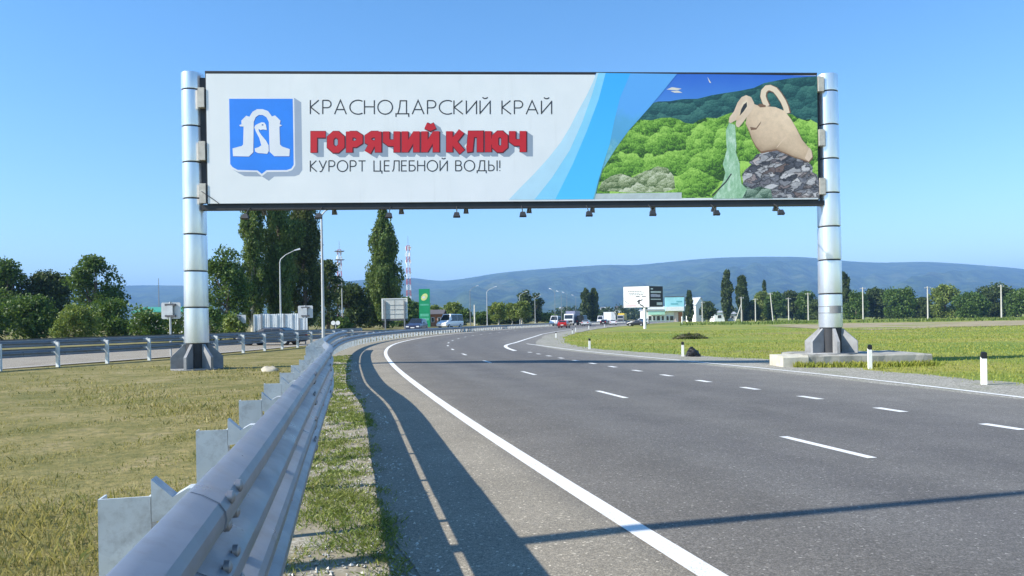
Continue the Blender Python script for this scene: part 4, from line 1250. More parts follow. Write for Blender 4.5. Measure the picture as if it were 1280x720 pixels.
M_BRICK = simple('brick_orange', (0.36,0.15,0.07), 0.9, 0, 0.2, 2)
M_ROOFD = simple('roof_dark', (0.10,0.09,0.09), 0.8)
M_ROOFG = simple('roof_green', (0.04,0.28,0.20), 0.6, 0, 0.1)
M_WIN = simple('window_dark', (0.02,0.025,0.03), 0.15)
M_ROOFW = simple('roof_grey_sheet', (0.45,0.47,0.50), 0.5, 0.2)
def house(name, lab, px0, px1, D, eave_y, ridge_y, wall, roof, nwin=2, rz_=0.0, depth=7.0, gable_front=False, cat='house'):
    xa, xb = xat(px0, D), xat(px1, D); w = (xb-xa)
    xc = (xa+xb)/2; g0 = gz(xc, D)
    ze = hpx(px0, eave_y, D)-g0; zr = hpx(px0, ridge_y, D)-g0
    t = thing(name, lab, cat, (xc, D, g0), rz_)
    wl = MB()
    if gable_front:
        wl.prism([(-w/2,-.3),(w/2,-.3),(w/2,ze),(0,zr),(-w/2,ze)], (0,depth,0), (1,0,0), (0,0,1), 0, depth)
    else:
        wl.box((-w/2,0,-.3),(w/2,depth,ze))
        for sx_ in (-1, 1):
            wl.add([(sx_*w/2,0,ze),(sx_*w/2,depth,ze),(sx_*w/2,depth/2,zr)], [(0,1,2)])
    wl.build('wall', wall, t)
    rf = MB(); o_ = 0.35
    if gable_front:
        sl_ = (zr-ze)/(w/2)
        for sx_ in (-1, 1):
            e = sx_*(w/2+o_)
            rf.add([(0,-o_,zr+.04),(e,-o_,ze-o_*sl_+.04),(e,depth+o_,ze-o_*sl_+.04),(0,depth+o_,zr+.04),(0,-o_,zr+.2),(e,-o_,ze-o_*sl_+.2),(e,depth+o_,ze-o_*sl_+.2),(0,depth+o_,zr+.2)],
                   [(0,1,2,3),(7,6,5,4),(0,4,5,1),(1,5,6,2),(2,6,7,3),(3,7,4,0)])
    else:
        sl_ = (zr-ze)/(depth/2)
        for y0_, s in ((-o_, 1), (depth+o_, -1)):
            zl = ze-o_*sl_+.04
            rf.add([(-w/2-o_,y0_,zl),(w/2+o_,y0_,zl),(w/2+o_,depth/2,zr+.04),(-w/2-o_,depth/2,zr+.04),(-w/2-o_,y0_,zl+.14),(w/2+o_,y0_,zl+.14),(w/2+o_,depth/2,zr+.18),(-w/2-o_,depth/2,zr+.18)],
                   [(0,1,2,3),(7,6,5,4),(0,4,5,1),(1,5,6,2),(2,6,7,3),(3,7,4,0)])
    rf.build('roof', roof, t)
    for i in range(nwin):
        xx = -w/2 + w*(i+.5)/nwin
        wn_ = MB().box((xx-w*.12/nwin*2,-.06,ze*.35),(xx+w*.12/nwin*2,-.02,ze*.75)).build('window', M_WHT, t)
        MB().box((xx-w*.09/nwin*2,-.075,ze*.38),(xx+w*.09/nwin*2,-.061,ze*.72)).build('pane', M_WIN, wn_)
    return t
house('brick_building', 'small orange brick building beside the green filling-station sign', 537, 553, 152, 393, 388, M_BRICK, M_ROOFD, 2, cat='building')
house('shed', 'low shed with a green roof behind the bushes at the left column', 168, 236, 105, 391, 385, M_WHT, M_ROOFG, 3, cat='shed')
house('white_house', 'white gabled house right of the shop among far trees', 869, 883, 330, 381, 372, M_WHT, M_ROOFW, 1, 0.35, 8, True)
house('low_shed', 'low white shed with flat roof left of the two field poplars', 893, 906, 300, 391, 389, M_WHT, M_ROOFW, 1, cat='shed')
house('low_shed', 'tiny white shed between the two field poplars', 911, 920, 305, 392.5, 390, M_WHT, M_ROOFW, 1, cat='shed')
house('far_house', 'distant pale house behind the twin poplars', 752, 763, 620, 388, 384, M_WHT, M_ROOFW, 1)
house('far_house', 'distant pale house left of the small billboard', 770, 781, 560, 387, 383, M_WHT, M_ROOFD, 2)
house('far_house', 'distant pale house above the red car', 700, 709, 640, 388, 384, M_WHT, M_ROOFW, 1)

def tower(lab, pxc, ytop, D, wpx):
    x = xat(pxc, D); h = hpx(pxc, ytop, D); w0 = wpx/FPX*D/2*1.25; w1 = wpx/FPX*D/2*0.75
    t = thing('lattice_tower', lab, 'radio tower', (x, D, gz(x, D)), 0.4)
    mr = simple('tower_red', (0.50,0.05,0.04), 0.6); mw = M_WHT
    n = 14
    for i in range(n):
        za, zb_ = h*i/n, h*(i+1)/n
        wa, wb = w0+(w1-w0)*i/n, w0+(w1-w0)*(i+1)/n
        s = MB()
        cs = [(-1,-1),(1,-1),(1,1),(-1,1)]
        for k in range(4):
            a, b = cs[k], cs[(k+1) % 4]
            s.tube([(a[0]*wa,a[1]*wa,za),(a[0]*wb,a[1]*wb,zb_)], 0.09, 5)
            s.tube([(a[0]*wa,a[1]*wa,za),(b[0]*wb,b[1]*wb,zb_)], 0.045, 4)
            s.tube([(b[0]*wa,b[1]*wa,za),(a[0]*wb,a[1]*wb,zb_)], 0.045, 4)
            s.tube([(a[0]*wb,a[1]*wb,zb_),(b[0]*wb,b[1]*wb,zb_)], 0.05, 4)
        s.build('lattice_section', mr if i % 2 else mw, t)
    MB().tube([(0,0,h),(0,0,h+5)], 0.1, 6).build('lightning_rod', M_LPD, t)
    for z_, k in ((h-1.5, 3), (h-5, 3), (h-9, 2)):
        for j in range(k):
            a = 2*math.pi*j/k + z_
            c = Vector((math.cos(a), math.sin(a), 0))
            MB().obox(Vector((0,0,z_)) + c*(w1+0.7), c*0.12, Vector((-c.y,c.x,0))*0.25, Vector((0,0,1.0))).build('antenna', M_WHT, t)
    return t
t1 = tower('red and white lattice tower between the poplar group and the single poplar', 425.5, 313, 420, 5.0)
h1 = hpx(425, 313, 420)
for z_ in (h1-1, h1-6):
    MB().obox((0,0,z_), (2.6,0,0), (0,2.6,0), (0,0,0.12)).build('platform', M_LPD, t1)
t2 = tower('red and white lattice tower just right of the single poplar', 511.5, 308, 400, 4.6)
for z_, r_ in ((hpx(511,311,400), 0.9), (hpx(511,343,400), 0.8)):
    MB().lathe([(0.05,-.05),(r_*.6,.12),(r_,.4)], (0.9,-1.0,z_), 14, False).build('dish', M_WHT, t2, smooth=50)
x = xat(199, 300)
MB().tube([(x,300,-.3),(x,300,hpx(199,348,300))], [0.28,0.12], 6).build('thin_mast', M_LPD, label='thin dark mast left of the left column against the hills', cat='mast')

# V-shaped roadside billboard with two faces
D = 121
xp = xat(806, D)
t = thing('small_billboard', 'two-faced roadside billboard, white and black, on a pole in the field', 'billboard', (xp, D, gz(xp, D)), 0)
g0 = gz(xp, D)
zt_, zb2 = hpx(806, 357.5, D)-g0, hpx(806, 384.5, D)-g0
MB().tube([(0,0,-.3),(0,0,zb2+.3)], 0.24, 14).build('pole', M_PW, t, smooth=40)
xl, xm, xr = xat(780.5, D)-xp, xat(811.5, D)-xp, xat(831, D)-xp
M_BFR = simple('board_frame', (0.05,0.05,0.055), 0.6)
M_BKB = simple('board_black', (0.008,0.008,0.010), 0.45)
def panel(p0, p1, z0, z1, mat, nm):
    p0, p1 = Vector(p0), Vector(p1); u = (p1-p0); L_ = u.length; u.normalize(); nv = Vector((u.y, -u.x, 0))
    fr = MB().obox((p0+p1)/2 + Vector((0,0,(z0+z1)/2)) - nv*0.15, u*(L_/2), nv*0.14, Vector((0,0,(z1-z0)/2))).build('frame', M_BFR, t)
    fc = MB().obox((p0+p1)/2 + Vector((0,0,(z0+z1)/2)), u*(L_/2-.05), nv*0.006, Vector((0,0,(z1-z0)/2-.06))).build(nm, mat, t)
    def mk(a0, a1, b0, b1, mt, name, lay=1, skew=0.0):
        P = lambda a, b: p0 + u*(L_*a) + Vector((0,0,z0+(z1-z0)*b)) + nv*(0.008+lay*0.004)
        MB().add([P(a0,b0), P(a1,b0+skew), P(a1,b1+skew), P(a0,b1)], [(0,1,2,3)]).build(name, mt, fc)
    return mk
mk = panel((xl,0.9,0), (xm,-0.55,0), zb2, zt_, M_WHT, 'white_face')
M_SCR = simple('print_dark_grey', (0.12,0.12,0.13), 0.5); M_PINK = simple('print_pink', (0.72,0.52,0.54), 0.5)
rr = random.Random(5)
for row, (b0, a0, a1) in enumerate(((.74,.18,.66),(.66,.22,.80),(.585,.24,.74))):
    a = a0
    while a < a1:
        wdt = rr.uniform(.035,.08)
        mk(a, a+wdt, b0, b0+.035, M_SCR, 'text_line'); a += wdt+.02
mk(.48,.63,.50,.545, M_SCR, 'text_line'); mk(.71,.87,.50,.545, M_SCR, 'text_line')
mk(.04,.22,.33,.36, M_SCR, 'branch', 1, -.17); mk(.24,.52,.185,.205, M_PINK, 'branch', 1, -.01); mk(.08,.50,.04,.15, M_PINK, 'branch', 1)
mk(.53,.74,.26,.31, M_BLK, 'bird', 2, .08); mk(.57,.63,.16,.36, M_BLK, 'bird', 3, .02); mk(.63,.78,.12,.18, M_BLK, 'bird', 2, -.10)
mk = panel((xm+.03,-0.55,0), (xr,1.2,0), zb2+.1, zt_-.05, M_BKB, 'black_face')
M_OFFW = simple('print_offwhite', (0.70,0.70,0.68), 0.5)
mk(.08,.26,.84,.90, M_OFFW, 'text_line'); mk(.08,.86,.68,.76, M_OFFW, 'text_line'); mk(.08,.80,.48,.62, simple('print_grey_lilac', (0.50,0.46,0.55), 0.5), 'text_line')
mk(.55,.86,.60,.66, M_BKB, 'text_line', 2); mk(.08,.84,.345,.39, M_OFFW, 'text_line'); mk(.52,.94,.09,.22, M_OFFW, 'badge')

# roadside shop with big sign boards
D = 205
M_CY = simple('sign_cyan', (0.36,0.72,0.80), 0.45, 0, 0.12, 0.5)
M_MINT = simple('sign_mint', (0.42,0.72,0.56), 0.45, 0, 0.1, 0.5)
M_PINKW = simple('wall_pinkish', (0.66,0.52,0.48), 0.7)
def rect(px0, px1, y0, y1, dy=0.0, dep=0.3):
    return (xat(px0, D)-XS, dy, hpx(px0, y1, D)-GS), (xat(px1, D)-XS, dy+dep, hpx(px0, y0, D)-GS)
XS = xat(834, D); GS = gz(XS, D)
t = thing('roadside_shop', 'low roadside shop under wide cyan and mint sign boards', 'shop', (XS, D, GS), 0)
MB().box(*rect(809, 856, 388, 402, 2.0, 9)).build('wall', M_WHT, t)
MB().box(*rect(808, 857, 386.5, 388, 0.6, 11)).build('roof', M_ROOFW, t)
sb = MB().box(*rect(832, 855.5, 371.5, 389, 0.2, 0.35)).build('cyan_board', M_CY, t)
MB().box(*rect(831.5, 856, 370.6, 371.4, 0.15, 0.5)).build('board_edge', M_ROOFD, sb)
MB().box(*rect(832.2, 855.3, 383.5, 388.8, 0.15, 0.04)).build('white_band', M_WHT, sb)
MB().box(*rect(839, 848, 379, 380.5, 0.16, 0.03)).build('text_line', simple('print_teal', (0.15,0.45,0.52), 0.5), sb)
MB().box(*rect(846, 853, 376, 377.5, 0.16, 0.03)).build('text_line', bpy.data.materials['print_teal'], sb)
sb2 = MB().box(*rect(811, 832, 383, 393.5, 0.9, 0.3)).build('white_board', M_WHT, t)
MB().box(*rect(811, 832, 389.5, 393.5, 0.82, 0.06)).build('mint_band', M_MINT, sb2)
for a_, b_ in ((812,816),(817.5,821),(822.5,827),(828.5,832),(834.5,838),(839,844)):
    w_ = MB().box(*rect(a_, b_, 394.5, 401, 1.88, 0.08)).build('window', M_WHT, t)
    MB().box(*rect(a_+.4, b_-.4, 395, 400.4, 1.82, 0.05)).build('pane', M_WIN, w_)
MB().box(*rect(845, 849.5, 389.2, 402, 1.6, 0.4)).build('pillar', M_PINKW, t)
MB().box(*rect(850, 855, 390, 402, 1.7, 0.3)).build('door', M_BRICK, t)
MB().tube([(xat(838,D)-XS,-14,0),(xat(838,D)-XS,-14,2.1)], 0.16, 8).build('bollard', M_PW, t)

# utility poles at the far side of the field
M_UP = simple('utility_pole', (0.50,0.48,0.43), 0.85, 0, 0.12, 1)
def upole(pxc, ytop, D, lab, lean=0.0, strut=False):
    x = xat(pxc, D); h = hpx(pxc, ytop, D)-gz(x, D)
    t = thing('utility_pole', lab, 'utility pole', (x, D, gz(x, D)), 0, 'utility poles along the far field edge')
    MB().tube([(0,0,-.3),(lean,0,h)], [0.22,0.15], 8).build('pole', M_UP, t, smooth=40)
    MB().box((lean-.9,-.06,h-.55),(lean+.9,.06,h-.43)).build('crossarm', M_LPD, t)
    for dx in (-.8,-.4,.4,.8):
        MB().lathe([(.05,0),(.06,.1),(.03,.2)], (lean+dx,0,h-.43), 6).build('insulator', M_WHT, t)
    if strut:
        MB().tube([(-2.4,0,-.3),(lean*.8,0,h*.72)], [0.18,0.14], 8).build('strut', M_UP, t, smooth=40)
for p, y_, D, lab, ln, sr in ((927,371,255,'braced utility pole below the right field poplar',0,True),(944.5,373,262,'utility pole at the left end of the dark grove',0,False),
        (966.5,366,250,'leaning utility pole in front of the dark grove',-.9,False),(986,372,258,'utility pole in front of the middle of the dark grove',0,False),
        (1010.5,366,240,'utility pole just left of the right column',0,False),(1079,359,225,'utility pole between right column and right field edge',0,False),(878,377,270,'utility pole below the white gabled house',0,False),
        (1160,358,215,'utility pole second beyond the right column',0,False),(1252,356,205,'utility pole third beyond the right column',0,False)):
    upole(p, y_, D, lab, ln, sr)

# ------------------------------------------------------------------ vehicles
M_TYRE = simple('tyre', (0.015,0.015,0.016), 0.85); M_RIM = simple('rim', (0.45,0.46,0.47), 0.35, 0.6)
M_CGLASS = Mat('car_glass').color((0.02,0.025,0.03)).set(0.06, 0, 0.6).m
M_HEADL = simple('headlight', (0.75,0.76,0.76), 0.15); M_TAIL = simple('tail_light', (0.50,0.01,0.01), 0.25); M_PLATE = simple('number_plate_white', (0.75,0.75,0.74), 0.5)
M_TRIM = simple('car_trim', (0.025,0.025,0.027), 0.6)
def paint(name, c):
    m = Mat(name); m.color(c).set(0.28, 0.1, 0.5); m.b.inputs['Coat Weight'].default_value = 0.6; m.b.inputs['Coat Roughness'].default_value = 0.08
    return m.m
def car(name, lab, cat, x, y, rz_, mat, st, hw, wheels, wr=0.33, group=None, z=None):
    """st: stations (y, z_bottom, z_belt, z_top) from rear to front"""
    zz = gz(x, y)+0.02 if z is None else z
    t = thing(name, lab, cat, (x, y, zz), rz_, group)
    mb = MB(); vs = []
    for (yy_, zb_, ze, zt_) in st:
        cab = zt_ - ze > 0.12
        wt = hw*0.80 if cab else hw*0.93
        ring = [(-hw*.86,zb_),(-hw*.97,zb_+.1),(-hw,(zb_+ze)/2+.05),(-hw*.97,ze),(-wt,zt_-(.06 if cab else .02)),(-wt*.8,zt_),
                (wt*.8,zt_),(wt,zt_-(.06 if cab else .02)),(hw*.97,ze),(hw,(zb_+ze)/2+.05),(hw*.97,zb_+.1),(hw*.86,zb_)]
        vs += [(a, yy_, b) for a, b in ring]
    n = 12
    fs = [(i*n+k, (i+1)*n+k, (i+1)*n+(k+1) % n, i*n+(k+1) % n) for i in range(len(st)-1) for k in range(n)]
    fs += [tuple(range(n)), tuple((len(st)-1)*n+k for k in range(n-1, -1, -1))]
    body_ = mb.add(vs, fs).build('body', mat, t, smooth=38)
    # glass: front, rear and sides of the cabin stations
    cabs = [i for i, s_ in enumerate(st) if s_[3]-s_[2] > 0.12]
    a, b = cabs[0], cabs[-1]
    def glass(i, j, sgn, nm):
        s0, s1 = st[i], st[j]           # s0 is the cabin end (high), s1 the neighbour (low)
        wt = hw*0.80
        f0, f1 = 0.10, 0.86
        def P(f, w):
            return Vector((w, s0[0]+(s1[0]-s0[0])*f, s0[3]+(s1[3]-s0[3])*f))
        nv = Vector((0, -(s1[3]-s0[3]), (s1[0]-s0[0]))).normalized()
        if nv.z < 0: nv = -nv
        MB().add([P(f0,-wt*.80)+nv*.012, P(f0,wt*.80)+nv*.012, P(f1,hw*.86)+nv*.012, P(f1,-hw*.86)+nv*.012], [(0,1,2,3)]).build(nm, M_CGLASS, t)
    if a > 0: glass(a, a-1, -1, 'rear_window')
    if b < len(st)-1: glass(b, b+1, 1, 'windscreen')
    for sx_ in (-1, 1):
        y0_, y1_ = st[a][0]+.05, st[b][0]-.05
        ym = (y0_+y1_)/2
        ze = st[a][2]; zt_ = min(st[a][3], st[b][3])-.09
        for ya, yb in ((y0_, ym-.04), (ym+.04, y1_)):
            MB().add([(sx_*(hw*.97+.012),ya,ze+.05),(sx_*(hw*.97+.012),yb,ze+.05),(sx_*(hw*.82+.012),yb,zt_),(sx_*(hw*.82+.012),ya,zt_)], [(0,1,2,3)]).build('side_window', M_CGLASS, t)
        MB().obox((sx_*(hw+.09), st[b][0]+.25, ze+.1), (.09,0,0), (0,.05,0), (0,0,.07)).build('mirror', M_TRIM, t)
        yf, yr = st[-1][0], st[0][0]
        MB().obox((sx_*hw*.70, yf-.02, st[-1][2]-.02), (hw*.2,0,0), (0,.05,0), (0,0,.075)).build('headlight', M_HEADL, t)
        MB().obox((sx_*hw*.76, yr+.02, st[0][2]-.02), (hw*.16,0,0), (0,.05,0), (0,0,.10)).build('tail_light', M_TAIL, t)
        for wy in wheels:
            w_ = MB().tube([(sx_*(hw-.22),wy,wr),(sx_*(hw-.02),wy,wr),(sx_*(hw+.012),wy,wr)], [wr,wr,wr*.86], 18).build('wheel', M_TYRE, t, smooth=40)
            MB().tube([(sx_*(hw+.0125),wy,wr),(sx_*(hw+.022),wy,wr)], wr*.6, 12).build('rim', M_RIM, w_)
    MB().box((-.26, st[0][0]-.035, st[0][1]+.18), (.26, st[0][0]-.02, st[0][1]+.30)).build('number_plate', M_PLATE, t)
    MB().box((-.26, st[-1][0]+.02, st[-1][1]+.12), (.26, st[-1][0]+.035, st[-1][1]+.24)).build('number_plate', M_PLATE, t)
    MB().box((-hw*.6, st[-1][0]+.002, st[-1][1]+.26), (hw*.6, st[-1][0]+.016, st[-1][2]-.08)).build('grille', M_TRIM, t)
    MB().box((-hw*.9, st[0][0]-.016, st[0][1]-.02), (hw*.9, st[0][0]-.002, st[0][1]+.14)).build('bumper', M_TRIM, t)
    return t
SEDAN = [(-2.2,.32,.86,.92),(-2.1,.24,.92,.98),(-1.55,.22,.94,1.02),(-.95,.22,.93,1.40),(.25,.22,.90,1.43),(1.05,.22,.88,.98),(1.8,.22,.80,.86),(2.12,.24,.66,.74),(2.22,.32,.58,.66)]
HATCH = [(-1.95,.34,.88,.96),(-1.88,.25,.92,1.02),(-1.45,.22,.93,1.42),(.15,.22,.90,1.47),(.95,.22,.88,.98),(1.65,.22,.80,.86),(1.9,.24,.66,.74),(1.98,.32,.58,.66)]
SUVS = [(-2.3,.42,1.0,1.08),(-2.22,.34,1.06,1.16),(-1.95,.32,1.08,1.72),(.1,.32,1.06,1.78),(.95,.32,1.04,1.14),(1.95,.32,.98,1.05),(2.28,.34,.84,.92),(2.38,.42,.76,.84)]
VAN = [(-2.7,.42,1.1,1.2),(-2.68,.34,1.2,2.40),(.9,.34,1.15,2.46),(1.75,.34,1.10,1.20),(2.35,.34,.98,1.06),(2.62,.36,.80,.90),(2.7,.44,.72,.82)]
MINIB = [(-2.9,.40,1.1,1.2),(-2.88,.34,1.15,2.55),(1.6,.34,1.1,2.6),(2.3,.34,1.0,1.1),(2.6,.36,.8,.9)]
P_NAVY, P_WHITE, P_RED, P_BLACK, P_SILV = paint('paint_navy', (0.030,0.035,0.075)), paint('paint_white', (0.78,0.79,0.80)), paint('paint_red', (0.45,0.015,0.012)), paint('paint_black', (0.012,0.012,0.014)), paint('paint_silver', (0.46,0.48,0.50))
def heading(D):
    return EDGE.head(EDGE.s_of_y(D))
car('suv', 'dark blue off-road car coming towards the camera beyond the guardrails', 'car', xat(521,95), 95, heading(95)+math.pi+.05, P_NAVY, SUVS, .96, (-1.45,1.42), .37, 'vehicles on the road')
car('van', 'white van coming towards the camera right of the green filling-station sign', 'van', xat(562.5,124), 124, heading(124)+math.pi-.30, P_WHITE, VAN, 1.02, (-1.75,1.75), .36, 'vehicles on the road')
car('dark_saloon', 'dark car half hidden behind the far guardrail below the white panel fence', 'car', xat(340,50), 50, R(80), P_BLACK, [(a, b*.9, c*.86, d*.87) for a, b, c, d in SEDAN], .88, (-1.35,1.35), .32, 'vehicles on the road', 0.0)
car('red_car', 'red hatchback driving away at the start of the far bend', 'car', xat(705,140), 140, heading(140)-.05, P_RED, HATCH, .88, (-1.2,1.25), .33, 'vehicles on the road')
car('white_minibus', 'white van just left of the red car', 'van', xat(694,176), 176, heading(176)+math.pi, P_WHITE, VAN, 1.0, (-1.75,1.75), .36, 'vehicles on the road', 0.0)
car('dark_car', 'dark car with pale rear driving away right of the white truck', 'car', xat(733,172), 172, heading(172), P_SILV, SEDAN, .9, (-1.35,1.35), .33, 'vehicles on the road')
car('dark_suv', 'dark tall vehicle behind the pale-tailed car near the twin poplars', 'car', xat(728,190), 190, heading(190), P_BLACK, MINIB, 1.05, (-1.8,1.7), .4, 'vehicles on the road')
car('black_car', 'black car below the road right of the twin poplars', 'car', xat(755.5,205), 205, heading(205), P_BLACK, SEDAN, .9, (-1.35,1.35), .33, 'vehicles on the road')
car('white_car', 'white saloon in front of the white truck right of the twin poplars', 'car', xat(766,192), 192, heading(192)+.2, P_WHITE, SEDAN, .9, (-1.35,1.35), .33, 'vehicles on the road')
car('distant_van', 'small white van left of the black car, farther along the road', 'van', xat(751.5,255), 255, heading(255)+math.pi, P_WHITE, MINIB, 1.05, (-1.8,1.7), .4, 'vehicles on the road')
car('parked_car', 'black car parked in front of the shop left of the billboard pole', 'car', xat(796,165), 165, R(60), P_BLACK, SEDAN, .9, (-1.35,1.35), .33, 'vehicles on the road')
car('parked_car', 'grey car parked behind the black one near the billboard pole', 'car', xat(800,186), 186, R(70), P_SILV, SUVS, .95, (-1.45,1.42), .36, 'vehicles on the road')
def truck(lab, pxc, D, rz_, cabm, boxm, front):
    x = xat(pxc, D)
    t = thing('truck', lab, 'truck', (x, D, gz(x, D)), rz_, 'vehicles on the road')
    cab_ = MB().prism([(1.2,.55),(3.05,.55),(3.1,1.6),(2.9,2.75),(2.5,3.0),(1.2,3.0)], (-1.22,0,0), (0,1,0), (0,0,1), 0, 2.44).build('cab', cabm, t)
    MB().add([(-1.1,3.085,1.7),(1.1,3.085,1.7),(1.05,2.93,2.7),(-1.05,2.93,2.7)], [(0,1,2,3)]).build('windscreen', M_CGLASS, cab_)
    MB().box((-1.0,3.06,.75),(1.0,3.115,1.3)).build('grille', M_TRIM, cab_)
    MB().box((-1.25,-5.5,1.05),(1.25,.95,3.75)).build('cargo_box', boxm, t)
    MB().box((-.5,-5.4,.7),(.5,1.9,1.04)).build('chassis', M_TRIM, t)
    for sx_ in (-1, 1):
        for wy in (2.2,-2.9,-4.1):
            MB().tube([(sx_*.85,wy,.5),(sx_*1.2,wy,.5)], .5, 16).build('wheel', M_TYRE, t, smooth=40)
        MB().box((sx_*1.1-.12,-5.53,.8),(sx_*1.1+.12,-5.48,.98)).build('tail_light', M_TAIL, t)
    return t
truck('white lorry with dark box right of the red car', 714, 190, heading(190)+math.pi, P_WHITE, simple('box_grey_blue', (0.20,0.21,0.30), 0.5), True)
truck('white lorry behind the white saloon right of the twin poplars', 763, 235, heading(235), P_WHITE, P_WHITE, False)
truck('small yellow-sided lorry farthest along the road', 777, 290, heading(290)+math.pi, simple('lorry_grey', (0.3,0.3,0.3), .5), simple('lorry_yellow', (0.62,0.45,0.06), 0.5), False)

# ------------------------------------------------------------------ trees
M_BARK = simple('bark', (0.16,0.13,0.10), 0.9, 0, 0.3, 3, 0.6, 12)
M_BARKP = simple('bark_pale', (0.50,0.46,0.36), 0.9, 0, 0.25, 3, 0.4, 12)
L_POP = leaf_mat('leaves_poplar', (0.030,0.066,0.015), (0.175,0.25,0.062), (0.17,0.215,0.05))
L_POPD = leaf_mat('leaves_poplar_dark', (0.026,0.050,0.014), (0.155,0.19,0.055))
L_DARK = leaf_mat('leaves_dark', (0.018,0.040,0.012), (0.105,0.145,0.040))
L_MID = leaf_mat('leaves_mid', (0.030,0.075,0.013), (0.125,0.195,0.038))
L_LIGHT = leaf_mat('leaves_light', (0.075,0.125,0.022), (0.24,0.29,0.065))
L_BLUE = leaf_mat('leaves_far', (0.020,0.045,0.018), (0.065,0.100,0.035))
def leaves(centres, radii, per, size, rng, up=0.0, shell=0.55):
    """leaf quads scattered through ellipsoidal clumps"""
    out = []
    for c, r in zip(centres, radii):
        n = max(6, int(per * (r[0]*r[2]) ** 0.8))
        d = rng.normal(0, 1, (n, 3)); d /= np.linalg.norm(d, axis=1)[:, None]
        q = d * (shell + (1-shell)*rng.random((n, 1)))**1.0
        q *= (0.85 + 0.3*rng.random((n, 1)))
        p = np.array(c) + q*np.array(r)
        a = rng.normal(0, 1, (n, 3)); a[:, 2] += up*2.0
        a /= np.linalg.norm(a, axis=1)[:, None]
        b = rng.normal(0, 1, (n, 3)) + d*0.8
        b = b - (b*a).sum(1)[:, None]*a; b /= np.linalg.norm(b, axis=1)[:, None] + 1e-9
        s = size*(0.55 + 0.9*rng.random((n, 1)))
        a = a*s*(1.0+0.5*up); b = b*s*0.62
        out.append(np.stack([p-a*0.9, p+b, p+a, p-b*0.9], 1))
    return np.concatenate(out)
def broad(h, w, seed, leaf, dens=1.0, bare=0.22, lumps=26):
    r = np.random.default_rng(seed)
    cs, rs = [], []
    limbs = MB()
    limbs.tube([(0,0,-.3),(0.02*w,0,h*.18),(0.0,0.02*w,h*.42),(0.03*w,0,h*.72)], [h*.026+.05, h*.021+.03, h*.015, h*.004], 8)
    for i in range(lumps):
        f = r.random()
        z = h*(bare + (1-bare)*(0.06+0.88*f))
        prof = math.sin(math.pi*min(1, (0.18+0.82*f))**1.1)**0.6 if f < 0.98 else 0.3
        a = r.uniform(0, 2*math.pi)
        rad = w*0.5*prof*math.sqrt(r.uniform(0.15, 1))*0.78
        rr_ = w*r.uniform(.16, .27)
        c = (rad*math.cos(a), rad*math.sin(a), min(z, h-rr_*.8))
        cs.append(c); rs.append((rr_, rr_, rr_*r.uniform(.65, .95)))
        if i % 3 == 0:
            z0 = min(c[2]*.75, h*.6)
            limbs.tube([(0,0,z0*.7),(c[0]*.5,c[1]*.5,z0*.95),(c[0],c[1],c[2])], [h*.010, h*.007, h*.002], 5)
    V = leaves(cs, rs, 200*dens*(0.135/leaf)**0.9, leaf, r, 0.1, 0.45)
    return limbs.mesh('trunk', smooth=50), quad_mesh('crown', V)
def poplar(h, w, seed, leaf, dens=1.0, bare=0.06, taper=0.0):
    r = np.random.default_rng(seed)
    limbs = MB()
    limbs.tube([(0,0,-.3),(0,0,h*.25),(0.05,0,h*.6),(0,0,h*.95)], [h*.018+.06, h*.014+.03, h*.008, h*.002], 8)
    cs, rs = [], []
    n = int(120*dens**0.5)
    for i in range(n):
        f = (i+r.random())/n
        z = h*(bare+(1-bare)*f)
        g = f
        prof = min(1.0, (g+.10)/.30)**0.7 * min(1.0, max(0.0, (1.03-g)/.42))**0.5
        a = r.uniform(0, 2*math.pi)
        wob_ = 1+.22*math.sin(f*17+seed)+.12*math.sin(f*41+2*seed)
        prof *= 1 - taper*f
        rad = w*.5*prof*math.sqrt(r.uniform(.05, 1))*.80*wob_
        rr_ = w*r.uniform(.10, .17)*(0.55+0.6*prof)
        c = (rad*math.cos(a), rad*math.sin(a), min(z, h-rr_*1.4))
        cs.append(c); rs.append((rr_, rr_, rr_*r.uniform(1.7, 2.8)))
        if i % 4 == 0:
            limbs.tube([(0,0,max(0, c[2]-h*.10)),(c[0]*.7,c[1]*.7,c[2]-h*.03),(c[0],c[1],c[2])], [h*.006, h*.004, h*.0015], 5)
    V = leaves(cs, rs, 210*dens*(0.14/leaf)**0.9, leaf, r, 0.75, 0.4)
    return limbs.mesh('trunk', smooth=50), quad_mesh('crown', V)
def plant_tree(name, lab, x, y, meshes, mat, group=None, rz_=0.0, sc=1.0, bark=None, cat='tree'):
    t = thing(name, lab, cat, (x, y, gz(x, y)), rz_, group)
    t.scale = (sc, sc, sc)
    a, b = meshes
    tr = bpy.data.objects.new('trunk', a); COL.objects.link(tr); tr.parent = t
    if not a.materials: a.materials.append(bark or M_BARK)
    cr_ = bpy.data.objects.new('crown', b); COL.objects.link(cr_); cr_.parent = t
    if not b.materials: b.materials.append(mat)
    return t
def T(kind, name, lab, pxc, ytop, wpx, D, mat, seed, leafpx=2.2, dens=1.0, group=None, bark=None, bare=None, lumps=26, taper=None):
    x = xat(pxc, D); h = hpx(pxc, ytop, D) - gz(x, D); w = wpx/FPX*D
    leaf = leafpx/FPX*D*0.72
    kw = {} if bare is None else {'bare': bare}
    if taper: kw['taper'] = taper
    k = dens / (max(w, 1)*max(w, 1))**0.4 * 3.0 if False else dens
    area = (w*h) / max(1e-3, leaf*leaf)
    if kind == 'broad':
        ms = broad(h, w, seed, leaf, 1.0, lumps=lumps, **kw)
    else:
        ms = poplar(h, w, seed, leaf, 1.0, **kw)
    return plant_tree(name, lab, x, D, ms, mat, group, bark=bark)
PG = 'poplars on the left behind the white panel fence'
T('broad','leafy_tree','broad leafy green tree just right of the left column',284,304,58,82,L_MID,1,2.4,lumps=44,bare=.05)
